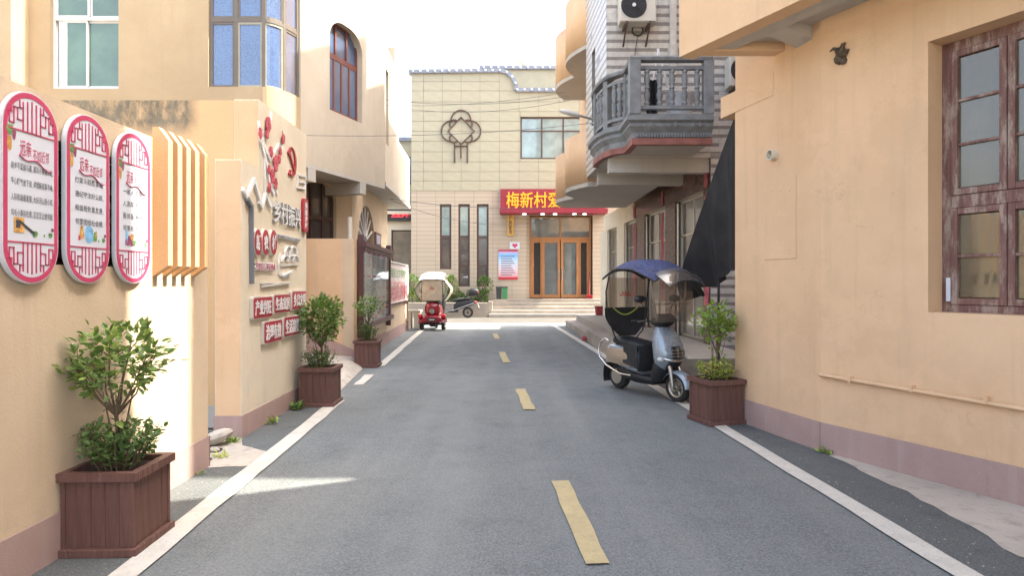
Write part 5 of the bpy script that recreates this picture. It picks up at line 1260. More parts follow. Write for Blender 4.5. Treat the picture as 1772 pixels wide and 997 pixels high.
cable(at(531, 234, 12.1), at(1030, 212, 13.0), .10, 'dark cable from the corner house to the tiled house')
cable(at(664, 172, 15.2), at(985, 166, 14.9), .15, 'upper thin cable across the hall front')
cable(at(666, 182, 16.4), at(975, 160, 17), .12, 'second thin cable across the hall front', .006)
cable(at(690, 186, 18), at(1000, 170, 15.4), .22, 'third thin cable across the hall front', .006)
cable(at(676, 344, 18), at(1035, 352, 19), .20, 'cable hanging across the red banner', .009)
cable(at(676, 346, 18), at(1035, 358, 19.2), .62, 'lowest sagging cable under the red banner', .007)

# ================================================================== planters
def make_planter():
    T = thing('planter_box', '', 'planter', (0, 0, 0), 'brown wooden planter boxes')
    s, h = .205, .50
    mb = MB(); mb.box(-.235, .235, -.235, .235, 0, .05); mb.build('base_board', M['planter'], T, .005, True)
    pl = MB(); pw = 2*s/5; pl.box(-pw/2+.0015, pw/2-.0015, 0, .022, .051, h-.051); pl = pl.mesh('plank', M['planter'])
    for side in range(4):
        r = side * PI/2; R = Matrix.Rotation(r, 4, 'Z')
        for k in range(5):
            p = R @ V((-s + pw*(k+.5), -s + random.uniform(-.002, .001), 0)); inst('plank', pl, T, p, (0, 0, r))
    for a in ((-1, -1), (1, -1), (-1, 1), (1, 1)):
        mb = MB(); x, y = a[0]*(s-.004), a[1]*(s-.004); mb.box(x-.012, x+.012, y-.012, y+.012, .0505, h-.0515); mb.build('corner_post', M['planter'], T, 0, True)
    o, i = .237, .185
    for side in range(4):
        r = side * PI/2; mb = MB(Matrix.Rotation(r, 4, 'Z')); mb.prism([(-o, -o, h-.05), (o, -o, h-.05), (i, -i, h-.05), (-i, -i, h-.05)], (0, 0, .05)); mb.build('rim_board', M['planter'], T, .004, True)
    mb = MB(); mb.box(-.18, .18, -.18, .18, .08, h-.035); mb.build('soil', M['soil'], T, 0, True)
    return T
pl0 = make_planter()
spots = [(-2.415, 3.90, .03, .98, 'weathered brown planter box nearest the camera on the left'),
         (-2.505, 8.31, .02, 1.0, 'brown planter box standing against the far end of the mural wall'),
         (-2.735, 12.05, .05, 1.0, 'brown planter box under the notice board, farthest from the camera'),
         (2.34, 7.29, .30, 1.0, 'brown planter box at the corner of the orange house behind the scooter')]
POTS = []
for i, (x, y, r, s, lab) in enumerate(spots):
    T = pl0 if i == 0 else copy_tree(pl0)
    T.location = (x, y, 0); T.rotation_euler = (0, 0, r); T.scale = (s, s, s); T['label'] = lab; POTS.append((x, y))

# ================================================================== shrubs
def leafshape(L, W, fold=.25):
    p = [(0, 0, 0), (L*.25, W*.42, L*.04), (L*.6, W*.48, L*.03), (L, 0, -L*.10), (L*.6, -W*.48, L*.03), (L*.25, -W*.42, L*.04), (L*.3, 0, -W*fold*.2), (L*.65, 0, -W*fold*.25)]
    return p, [(0, 1, 6), (1, 2, 7, 6), (2, 3, 7), (0, 6, 5), (6, 7, 4, 5), (7, 3, 4)]
def rmat(d, roll=0.0):
    d = V(d).normalized(); q = d.to_track_quat('X', 'Z'); return q.to_matrix().to_4x4() @ Matrix.Rotation(roll, 4, 'X')
def addleaf(mb, p, d, L, W, roll):
    vs, fs = leafshape(L, W); m = Matrix.Translation(p) @ rmat(d, roll); mb.add([m @ V(q) for q in vs], fs, 0, True)
def branch_tree(rng, base, tips, r0, zf):
    """limbs from the base towards given tips, each splitting once"""
    limbs = []
    for t_ in tips:
        t_ = V(t_); mid = base.lerp(t_, .5) + V((rng.uniform(-.03, .03), rng.uniform(-.03, .03), -.02)); limbs.append(([base, base.lerp(mid, .5) + V((rng.uniform(-.01, .01), rng.uniform(-.01, .01), 0)), mid, t_], [r0, r0*.8, r0*.6, r0*.22]))
        for k in range(3):
            q = mid.lerp(t_, rng.uniform(.1, .7)); e = q + V((rng.uniform(-.12, .12), rng.uniform(-.12, .12), rng.uniform(.02, .14)))*zf; limbs.append(([q, q.lerp(e, .5), e], [r0*.4, r0*.3, r0*.12]))
    return limbs
def shrub(label, x, y, z0, crown, nleaf, L, low, mat, lowmat, seed, individual=0, trunk=.018, stems=7, lowL=.028, dense_=.5):
    """crown = (dx, dy, zc, rx, rz); low = (z1, r)"""
    rng = random.Random(seed); T = thing('potted_shrub', label, 'shrub', (x, y, z0), 'shrubs in the planter boxes')
    cx, cy, zc, rx, rz = crown; c = V((x + cx, y + cy, zc)); base = V((x + cx*.3, y + cy*.3, z0 - .04)); fork = V((x + cx*.6, y + cy*.6, z0 + (zc - rz - z0)*.75))
    tips = []
    for k in range(stems):
        a = 2*PI*k/stems + rng.uniform(-.3, .3); e = rng.uniform(-.5, .9); tips.append(c + V((rx*.85*math.cos(a)*math.cos(e), rx*.85*math.sin(a)*math.cos(e), rz*.8*math.sin(e))))
    limbs = branch_tree(rng, fork, tips, trunk*.55, 1.0)
    mb = MB(); mb.tube([base, base.lerp(fork, .5) + V((.012, 0, 0)), fork], [trunk, trunk*.85, trunk*.7], 8)
    for p, r in limbs: mb.tube(p, r, 5)
    for k in range(3):
        a = k*2.2 + seed; e = base + V((.10*math.cos(a), .1*math.sin(a), (zc-z0)*.75)); mb.tube([base + V((.02*math.cos(a), .02*math.sin(a), 0)), base.lerp(e, .5) + V((.02*math.sin(a*3), 0, 0)), e], [.008, .006, .003], 5); limbs.append(([base, e], [0, 0]))
    mb.build('trunk', M['bark'], T)
    fol = MB(); cnt = 0; lv = None
    if individual: q = MB(); vs, fs = leafshape(L, L*.62); q.add(vs, fs, 0, True); lv = q.mesh('leaf', M[mat])
    for k in range(nleaf):
        if rng.random() < dense_:
            a = rng.uniform(0, 2*PI); zz_ = rng.uniform(-1, 1); rr = rng.uniform(.45, 1.0)**.6; wob = 1 + .22*math.sin(3*a + seed) + .15*math.sin(5*a + 7*zz_)
            p = c + V((rx*rr*wob*math.sqrt(1-zz_*zz_)*math.cos(a), rx*rr*wob*math.sqrt(1-zz_*zz_)*math.sin(a), rz*rr*zz_*(1+.12*math.sin(4*a))))
        else:
            pts, _ = limbs[rng.randrange(len(limbs))]; p = pts[-2].lerp(pts[-1], rng.uniform(.2, 1.05)) + V((rng.gauss(0, .035), rng.gauss(0, .035), rng.gauss(0, .035)))*(rx/.33)
        d = (p - c) * 1.0 + V((rng.uniform(-.25, .25), rng.uniform(-.25, .25), rng.uniform(-.05, .30))); s = L*rng.uniform(.65, 1.2); ro = rng.uniform(-.7, .7)
        if cnt < individual:
            m = rmat(d, ro); o = inst('leaf', lv, T, p - V(T.location), m.to_euler(), (s/L,)*3); cnt += 1
        else: addleaf(fol, p, d, s, s*.62, ro)
    if fol.v: fol.build('foliage', M[mat], T, stuff=True)
    if low:
        z1, r = low; fol = MB(); tw = MB()
        for k in range(34):
            a = rng.uniform(0, 2*PI); rr = r*math.sqrt(rng.random())*.75; b = V((x + rr*.5*math.cos(a), y + rr*.5*math.sin(a), z0-.03)); e = V((x + rr*1.2*math.cos(a), y + rr*1.2*math.sin(a), z0 + (z1-z0)*(1 - .45*(rr/r)**2)*rng.uniform(.75, 1.1)))
            tw.tube([b, b.lerp(e, .5), e], [.005, .004, .002], 4)
            for j in range(int(22)):
                p = b.lerp(e, rng.uniform(.3, 1.0)) + V((rng.gauss(0, .028), rng.gauss(0, .028), rng.gauss(0, .02))); p.z = max(p.z, z0+.012)
                q = lowL*rng.uniform(.7, 1.35); addleaf(fol, p, V((rng.uniform(-1, 1), rng.uniform(-1, 1), rng.uniform(-.1, .9))), q, q*.5, rng.uniform(-.8, .8))
        tw.build('stems', M['bark'], T); fol.build('undergrowth', M[lowmat], T, stuff=True)
    return T
ZP = .47
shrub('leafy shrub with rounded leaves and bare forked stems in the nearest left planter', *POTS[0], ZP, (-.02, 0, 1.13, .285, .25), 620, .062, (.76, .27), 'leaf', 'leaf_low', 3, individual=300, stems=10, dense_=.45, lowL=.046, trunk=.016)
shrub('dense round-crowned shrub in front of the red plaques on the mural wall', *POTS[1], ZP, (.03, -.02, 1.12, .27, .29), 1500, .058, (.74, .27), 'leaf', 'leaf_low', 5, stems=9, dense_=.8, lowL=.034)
shrub('small open shrub in the planter under the notice board', *POTS[2], ZP, (.02, 0, 1.12, .25, .20), 420, .06, (.84, .25), 'leaf', 'leaf_far', 8, stems=6, dense_=.5, lowL=.034)
sr = shrub('bright yellow-green shrub with red flowers beside the orange house corner', *POTS[3], ZP, (.02, .02, 1.13, .23, .24), 520, .062, (.70, .27), 'leaf_yellow', 'leaf_yellow', 12, stems=7, dense_=.42, lowL=.036)
for k in range(5):
    a = k*1.9; mb = MB(); x, y = POTS[3]; c = V((x - .12 + .07*math.cos(a), y - .12 + .05*math.sin(a), .62 + .03*math.sin(k*2.1)))
    for j in range(5): addleaf(mb, c, V((math.cos(j*1.26), math.sin(j*1.26), .4)), .022, .018, 0)
    mb.build('flower', M['flower'], sr)
def hedge(label, x0, x1, y0, y1, z0, z1, n, L, seed, mat='leaf_far', nm='hedge', cat='hedge', ball=False):
    rng = random.Random(seed); T = thing(nm, label, cat, ((x0+x1)/2, (y0+y1)/2, z0)); fol = MB(); tw = MB(); c = V(((x0+x1)/2, (y0+y1)/2, (z0+z1)/2 + (.1 if ball else 0)))
    for k in range(n):
        if ball:
            a = rng.uniform(0, 2*PI); s = rng.uniform(-1, 1); r = rng.uniform(.5, 1)**.5; p = c + V(((x1-x0)/2*r*math.sqrt(1-s*s)*math.cos(a)*(1+.2*math.sin(3*a)), (y1-y0)/2*r*math.sqrt(1-s*s)*math.sin(a), (z1-z0)/2*r*s)); d = p - c + V((0, 0, .1))
        else:
            u = rng.random(); h = (z1-z0)*(.75 + .22*math.sin(u*23+seed) + .1*math.sin(u*51)); p = V((x0+(x1-x0)*u, rng.uniform(y0, y1), z0 + h*rng.random()**.6)); d = V((rng.uniform(-1, 1), -rng.random(), rng.uniform(0, 1)))
        q = L*rng.uniform(.7, 1.3); addleaf(fol, p, d, q, q*.55, rng.uniform(-.6, .6))
    for k in range(8):
        x = x0 + (x1-x0)*rng.random() if not ball else (x0+x1)/2 + rng.uniform(-.05, .05); tw.tube([(x, (y0+y1)/2, z0-.02), (x + rng.uniform(-.15, .15), (y0+y1)/2, z0 + (z1-z0)*.8)], [.02, .008], 5)
    tw.build('stems', M['bark'], T); fol.build('foliage', M[mat], T, stuff=True)
hedge('low clipped hedge along the planting bed below the hall windows', fx(775), fx(845), 29.05, 29.7, .6, 1.25, 1900, .085, 1)
hedge('low hedge at the left end of the planting bed behind the tricycle', fx(700), fx(772), 29.05, 29.7, .6, 1.3, 1500, .085, 2)
hedge('round shrub right of the narrow hall windows', fx(827), fx(852), 29.1, 29.75, .95, 1.75, 520, .09, 3, nm='round_shrub', cat='shrub', ball=True)
hedge('round shrub behind the white tricycle canopy', fx(772), fx(792), 29.1, 29.75, .95, 1.8, 460, .09, 4, nm='round_shrub', cat='shrub', ball=True)
hedge('dark round shrub at the left corner of the hall', fx(706), fx(728), 29.1, 29.75, .95, 1.85, 480, .09, 5, nm='round_shrub', cat='shrub', ball=True, mat='leaf_low')
def weed(label, x, y, n, L, seed, z=.004, mat='leaf_yellow'):
    rng = random.Random(seed); mb = MB()
    for k in range(n):
        a = rng.uniform(0, 2*PI); b = V((x + rng.gauss(0, .03), y + rng.gauss(0, .04), z)); addleaf(mb, b, V((math.cos(a), math.sin(a), rng.uniform(.3, 1.6))), L*rng.uniform(.5, 1.2), L*.22, rng.uniform(-.5, .5))
    tag(mb.build('weed_tuft', M[mat]), label, 'weed', 'weeds along the wall bases')
p = gr(403, 766); weed('bright weed at the foot of the stepped pillar of the mural wall', p.x, p.y, 26, .09, 1)
p = gr(381, 793); weed('small weed in the concrete gully between the two left walls', p.x, p.y, 18, .08, 2)
p = gr(474, 734); weed('single weed growing from the mural wall skirting', p.x-.03, p.y, 12, .12, 3)
p = gr(513, 709); weed('taller dark weed between mural wall and planter box', p.x, p.y, 40, .13, 4, mat='leaf')
p = gr(1430, 785); weed('weed at the foot of the right wall where the concrete begins', p.x-.01, p.y-.02, 24, .09, 5, mat='leaf')
p = gr(1361, 756); weed('thin weed at the right wall close to the planter', p.x-.01, p.y-.02, 16, .12, 6)
p = gr(300, 835); weed('tiny weed at the sunny foot of the roadside wall', -2.58, 5.25, 14, .05, 7)
rng = random.Random(4)
for i, (lab, x, y, r) in enumerate((('flat broken concrete slab leaning in the gully', -2.90, 6.22, .16), ('small broken stone in the gully by the pillar', -2.80, 5.98, .07), ('grey stone at the end of the roadside wall', -2.74, 5.66, .06))):
    mb = MB(); 
    def rk(a, b): q = 1 + .25*math.sin(7*a*PI + i) ; th_, ph = a*2*PI, (b-.5)*PI; return (x + r*q*math.cos(th_)*math.cos(ph), y + r*.8*math.sin(th_)*math.cos(ph), .003 + max(0, r*(.9 if i == 0 else .6)*(.5+.5*math.sin(ph)) + (.35*r*math.cos(th_) if i == 0 else 0)*math.cos(ph)))
    mb.grid(rk, 9, 6, sm=False); tag(mb.build('broken_stone', M['concrete']), lab, 'stone')

# ================================================================== vehicles
def ringyz(x, w, z0, z1, n=18, p=2.6, yo=0.0):
    c = (z0+z1)/2; h = (z1-z0)/2; r = []
    for j in range(n):
        a = 2*PI*j/n; ca, sa = math.cos(a), math.sin(a); r.append(V((x, yo + w*math.copysign(abs(ca)**(2/p), ca), c + h*math.copysign(abs(sa)**(2/p), sa))))
    return r
def ringxy(z, x0, x1, w, n=20, p=2.6):
    c = (x0+x1)/2; h = (x1-x0)/2; r = []
    for j in range(n):
        a = 2*PI*j/n; ca, sa = math.cos(a), math.sin(a); r.append(V((c + h*math.copysign(abs(ca)**(2/p), ca), w*math.copysign(abs(sa)**(2/p), sa), z)))
    return r
def wheel(T, x, R=.19, wd=.05, y=0.0, spokes=5, rim='steel', name='wheel'):
    r = wd; prof = [(R-r*1.25, -r*.75), (R-r*.5, -r), (R-r*.12, -r*.62), (R, 0), (R-r*.12, r*.62), (R-r*.5, r), (R-r*1.25, r*.75)]
    prof.append(prof[0]); mb = MB(); mb.lathe(prof, (x, y, R), 'y', 28, caps=False); o = mb.build('tyre', M['rubber'], T, 0, True)
    o.name = name
    mb = MB(); ri = R - r*1.2; k = 24
    mb.lathe([(ri, -r*.80), (ri*.86, -r*.86), (ri*.80, -r*.4), (ri*.80, r*.4), (ri*.86, r*.86), (ri, r*.80), (ri, -r*.80)], (x, y, R), 'y', k, caps=False)
    for s in range(spokes):
        a = 2*PI*s/spokes; mb.tube([(x + .02*math.cos(a), y, R + .02*math.sin(a)), (x + ri*.84*math.cos(a), y, R + ri*.84*math.sin(a))], .014, 6)
    mb.lathe([(.045, -r*1.05), (.05, -r*.9), (.05, r*.9), (.045, r*1.05)], (x, y, R), 'y', 14); mb.build('rim', M[rim], o)
    return o
def B(mb, nm, mat, T, bevel=0, lab=None): return mb.build(nm, mat if not isinstance(mat, str) else M[mat], T, bevel, True, lab)

def scooter():
    T = thing('electric_scooter', 'silver-blue electric scooter with a blue rain canopy parked on the right edge line', 'scooter', (1.915, 9.0, .002), rz=math.atan2(-.886, .465))
    X = .575
    wheel(T, X, .19, .052, name='front_wheel'); wheel(T, -X, .185, .056, name='rear_wheel', rim='dark_metal')
    mb = MB(); mb.lathe([(.11, -.062), (.115, -.05), (.115, .05), (.11, .062)], (-X, 0, .185), 'y', 20); B(mb, 'hub_motor', 'steel', T)
    for s in (-1, 1):
        mb = MB(); mb.tube([(X, s*.075, .19), (X-.04, s*.075, .40), (X-.12, s*.06, .60)], [.022, .026, .024], 10); mb.tube([(X, s*.062, .19), (X, s*.098, .19)], .03, 10); B(mb, 'fork_leg', 'steel', T)
    mb = MB(); mb.lathe([(.085, .062), (.085, .066)], (X, 0, .19), 'y', 20); B(mb, 'brake_disc', 'steel', T)
    def fend(a, b):
        q = math.radians(5 + 150*a); y = (b-.5)*2; r = .232 - .035*abs(y)**3; return (X + r*math.cos(q)*1.02, y*.072, .19 + r*math.sin(q))
    mb = MB(); mb.shell(fend, 18, 8, (0, 0, -.006)); B(mb, 'front_mudguard', 'scoot', T)
    # leg shield / front fairing
    mb = MB(); mb.loft([ringxy(z, x0, x1, w_) for z, x0, x1, w_ in ((.40, .30, .44, .12), (.47, .29, .50, .165), (.55, .275, .555, .19), (.64, .265, .56, .195), (.74, .25, .53, .19), (.84, .235, .48, .17), (.93, .225, .42, .135), (.985, .22, .38, .10))]); B(mb, 'front_fairing', 'scoot', T)
    mb = MB(); mb.loft([ringxy(z, x0, x1, w_) for z, x0, x1, w_ in ((.24, .20, .36, .15), (.33, .23, .41, .175), (.42, .25, .45, .18), (.50, .26, .48, .17))]); B(mb, 'lower_shield', 'darkgrey', T)
    mb = MB(); mb.loft([ringxy(z, x0, x1, w_) for z, x0, x1, w_ in ((.40, .34, .46, .08), (.45, .38, .53, .10), (.515, .40, .565, .11), (.53, .42, .565, .105))]); B(mb, 'lower_grille', 'black', T)
    mb = MB(); mb.loft([ringxy(z, .47, x1, w_) for z, x1, w_ in ((.575, .575, .07), (.62, .578, .085), (.68, .565, .085), (.735, .54, .07))]); hl = B(mb, 'headlight', 'black', T)
    for k in range(3): mb = MB(); mb.box(.545, .585-.006*k, -.075, .075, .60+.04*k, .612+.04*k); mb.build('headlight_bar', M['steel'], hl)
    mb = MB(); mb.box(.54, .583, -.008, .008, .585, .725); mb.build('headlight_bar', M['steel'], hl)
    for s in (-1, 1):
        mb = MB(); mb.prism([(.44, s*.155, .70), (.50, s*.145, .66), (.51, s*.14, .71), (.42, s*.158, .79)], (.004, s*.012, 0)); B(mb, 'side_lamp', 'whitemetal', T)
        mb = MB(); mb.tube([(.47, s*.165, .585), (.54, s*.14, .565), (.58, s*.07, .55), (.59, 0, .545)], [.012, .016, .018, .018], 8); B(mb, 'chrome_strip', 'chrome', T)
        mb = MB(); mb.loft([ringyz(x, w_, .565-h_, .565+h_, 10, 2, s*.185) for x, w_, h_ in ((.43, .012, .014), (.46, .028, .028), (.49, .03, .03), (.51, .018, .02))]); B(mb, 'turn_signal', 'whitemetal', T)
    # floor, under body
    mb = MB(); mb.loft([ringyz(x, w_, z0, z1, 16, 5) for x, w_, z0, z1 in ((-.10, .15, .20, .30), (.05, .155, .21, .295), (.25, .155, .215, .295), (.31, .14, .22, .30))]); B(mb, 'floorboard', 'darkgrey', T)
    mb = MB(); mb.loft([ringyz(x, w_, z0, z1, 16, 4) for x, w_, z0, z1 in ((-.52, .09, .24, .36), (-.35, .12, .18, .36), (-.1, .13, .16, .30), (.2, .12, .17, .28), (.3, .08, .2, .28))]); B(mb, 'under_tray', 'black', T)
    # rear body
    mb = MB(); mb.loft([ringyz(x, w_, z0, z1, 20, 3) for x, w_, z0, z1 in ((-.80, .04, .55, .62), (-.74, .10, .47, .66), (-.60, .15, .40, .69), (-.42, .17, .34, .69), (-.22, .165, .30, .67), (-.06, .15, .28, .62), (.0, .12, .28, .55))]); B(mb, 'rear_body', 'scoot', T)
    for s in (-1, 1):
        mb = MB(); mb.shell(lambda a, b: (-.66 + .52*a, s*(.158 + .022*math.sin(PI*a)*math.sin(PI*b)), .38 + .03*(1-a) + b*(.25 - .05*(1-a))), 10, 6, (0, s*.006, 0)); B(mb, 'side_panel', 'beige_panel', T)
        mb = MB(); mb.tube([(-.10, s*.175, .27), (-.30, s*.20, .27), (-.60, s*.205, .36), (-.76, s*.20, .46), (-.80, s*.19, .56), (-.77, s*.18, .68), (-.68, s*.17, .75), (-.60, s*.16, .72)], .013, 8); B(mb, 'crash_bar', 'chrome', T)
    mb = MB(); mb.loft([ringyz(x, w_, z0, z1, 18, 3.2) for x, w_, z0, z1 in ((-.60, .10, .70, .76), (-.52, .15, .68, .80), (-.35, .165, .67, .785), (-.15, .165, .655, .765), (.0, .15, .63, .745), (.05, .10, .62, .71))]); B(mb, 'seat', 'seat', T)
    mb = MB(); mb.shell(lambda a, b: (.035 + .02*math.sin(b*3) - .02*b, -.168 + .336*a, .70 - .36*b), 8, 8, (.012, 0, 0)); mb.shell(lambda a, b: (.03 - .30*a, .172 + .008*math.sin(b*4+a*3), .71 - (.34-.06*a)*b), 8, 8, (0, .006, 0)); mb.shell(lambda a, b: (.03 - .30*a, -.172 - .008*math.sin(b*4+a*3), .71 - (.34-.06*a)*b), 8, 8, (0, -.006, 0)); B(mb, 'seat_apron', 'seat', T)
    mb = MB(); mb.lathe([(.016, .0), (.016, .004)], (.052, .05, .52), 'x', 12); B(mb, 'reflector', 'lime', T)
    mb = MB(); mb.shell(lambda a, b: (-.80 - .03*math.sin(b*2.5), -.09 + .18*a, .36 - .28*b), 4, 6, (-.006, 0, 0)); B(mb, 'mud_flap', 'rubber', T)
    mb = MB(); mb.shell(lambda a, b: (-X + .235*math.cos(math.radians(60+130*a)), (b-.5)*.17, .185 + .235*math.sin(math.radians(60+130*a))), 12, 4, (0, 0, .005)); B(mb, 'rear_mudguard', 'black', T)
    # handlebar
    mb = MB(); mb.loft([ringxy(z, x0, x1, w_) for z, x0, x1, w_ in ((.985, .22, .36, .08), (1.01, .18, .40, .12), (1.045, .16, .43, .135), (1.085, .17, .42, .12), (1.11, .20, .36, .08))]); B(mb, 'handlebar_cowl', 'darkgrey', T)
    mb = MB(); mb.loft([ringxy(z, x0, x1, w_) for z, x0, x1, w_ in ((1.05, .36, .47, .11), (1.10, .33, .46, .12), (1.16, .28, .38, .10))]); B(mb, 'instrument_hood', 'black', T)
    for s in (-1, 1):
        mb = MB(); mb.tube([(.24, s*.10, 1.05), (.22, s*.2, 1.06), (.16, s*.29, 1.06)], .013, 8); hb = B(mb, 'handlebar', 'dark_metal', T)
        mb = MB(); mb.tube([(.185, s*.25, 1.06), (.13, s*.345, 1.06)], .019, 10); mb.build('grip', M['rubber'], hb)
        mb = MB(); mb.tube([(.24, s*.20, 1.075), (.22, s*.32, 1.055)], .007, 6); mb.build('brake_lever', M['steel'], hb)
        mb = MB(); mb.tube([(.22, s*.17, 1.07), (.21, s*.20, 1.22), (.20, s*.26, 1.33)], .007, 6); mi = B(mb, 'mirror_stem', 'black', T)
        mb = MB(); mb.loft([[V((.20 + dx, s*.27 + .085*k_*math.cos(a), 1.365 + .05*k_*math.sin(a) )) for a in [j*PI/8 for j in range(16)]] for dx, k_ in ((.04, .5), (.03, .85), (.0, 1.0), (-.012, 1.0))]); mb.build('mirror', M['black'], mi)
        mb = MB(); mb.poly([(.187, s*.27 + .075*math.cos(a), 1.365 + .042*math.sin(a)) for a in [j*PI/8 for j in range(16)]]); mb.build('mirror_glass', M['chrome'], mi)
    # canopy
    def roof(a, b):
        x = -.50 + 1.06*a; y = (b-.5)*2; zx = 1.66 + .27*math.sin(PI*(.12 + .80*a))**.8 ; z = zx - .13*abs(y)**2.2 - .012*(abs(math.sin(a*PI*3)))
        return (x, y*(.33 + .07*math.sin(PI*a)), z)
    mb = MB(); mb.shell(roof, 24, 14, (0, 0, -.02), 0, 1); B(mb, 'canopy_roof', [M['bluecloth'], M['black']], T)
    def valance(a, b):
        p = V(roof(0, a)); return p + V((-.02 - .01*math.sin(a*9), 0, -.015 - .05*b))
    rim = [V(roof(a/20, 0)) + V((0, 0, -.012)) for a in range(21)] + [V(roof(1, b/10)) + V((0, 0, -.012)) for b in range(1, 11)] + [V(roof(1-a/20, 1)) + V((0, 0, -.012)) for a in range(1, 21)] + [V(roof(0, 1-b/10)) + V((0, 0, -.012)) for b in range(1, 10)]
    mb = MB(); mb.tube(rim, .012, 6, closed=True); B(mb, 'canopy_piping', 'black', T)
    def visor(a, b):
        y = (b-.5)*2; return (.52 + .22*a, y*.31*(1-.12*a*a), 1.79 - .10*a - .07*a*a - .09*abs(y)**2)
    mb = MB(); mb.shell(visor, 8, 10, (0, 0, -.004)); vz = B(mb, 'clear_visor', 'clear_film', T)
    e = [V(visor(a/8, 0)) for a in range(9)] + [V(visor(1, b/10)) for b in range(1, 11)] + [V(visor(1-a/8, 1)) for a in range(1, 9)]
    mb = MB(); mb.tube(e, .006, 6); mb.build('visor_edge', M['darkgrey'], vz)
    def shieldp(a, b):
        y = (b-.5)*2; return (.46 + .09*math.sin(PI*a*.8) - .10*y*y*.6 - .0*a, y*.31, 1.76 - .70*a)
    mb = MB(); mb.shell(shieldp, 10, 10, (-.003, 0, 0)); B(mb, 'windshield', 'clear_film', T)
    for s in (-1, 1):
        mb = MB(); mb.tube([(.40, s*.27, 1.76), (.42, s*.25, 1.4), (.36, s*.14, 1.08)], .011, 8); B(mb, 'front_strut', 'beige_panel', T)
        mb = MB(); mb.tube([(-.36, s*.33, 1.68), (-.42, s*.335, 1.45), (-.43, s*.31, 1.15), (-.40, s*.24, .88), (-.45, s*.15, .74)], .010, 8); B(mb, 'rear_strut', 'black', T)
    mb = MB(); mb.tube([(.45, -.28, 1.30), (.52, 0, 1.30), (.45, .28, 1.30)], .008, 6); B(mb, 'windshield_bar', 'steel', T)
    def back(a, b, z1=1.66, z0=1.22):
        y = (a-.5)*2; z = z1 + (z0-z1)*b; t_ = (1.66 - z)/.84; hw = .325*(1 - .0*t_) + .02*math.sin(PI*t_); hw *= 1 if t_ < .6 else 1 - .55*((t_-.6)/.4)**2; return (-.38 - .05*math.sin(PI*t_*.8) - .04*(1-y*y), y*hw, z)
    mb = MB(); mb.shell(back, 12, 8, (-.003, 0, 0)); B(mb, 'clear_curtain', 'clear_film', T)
    mb = MB(); mb.shell(lambda a, b: back(a, b, 1.222, .80), 14, 10, (-.006, 0, 0)); B(mb, 'black_curtain', 'seat', T)
    mb = MB(); mb.tube([V(back(.22 + .56*t_, .02, 1.222, .80)) + V((.006, 0, -.10*math.sin(PI*t_))) for t_ in [j/14 for j in range(15)]], .009, 6); B(mb, 'lime_strip', 'lime', T)
    c = V(back(.5, .62)) + V((.005, 0, 0)); mb = MB()
    for k in range(5): a = PI*(.1 + .2*k); mb.prism([c, c + V((0, .085*math.cos(a-.13), .085*math.sin(a-.13)*.8)), c + V((0, .105*math.cos(a), .105*math.sin(a)*.8)), c + V((0, .085*math.cos(a+.13), .085*math.sin(a+.13)*.8))], (.002 + k*.0005, 0, 0))
    B(mb, 'red_emblem', 'redlens', T)
    T.scale = (1.09, 1.14, 1.0)
    return T
scooter()

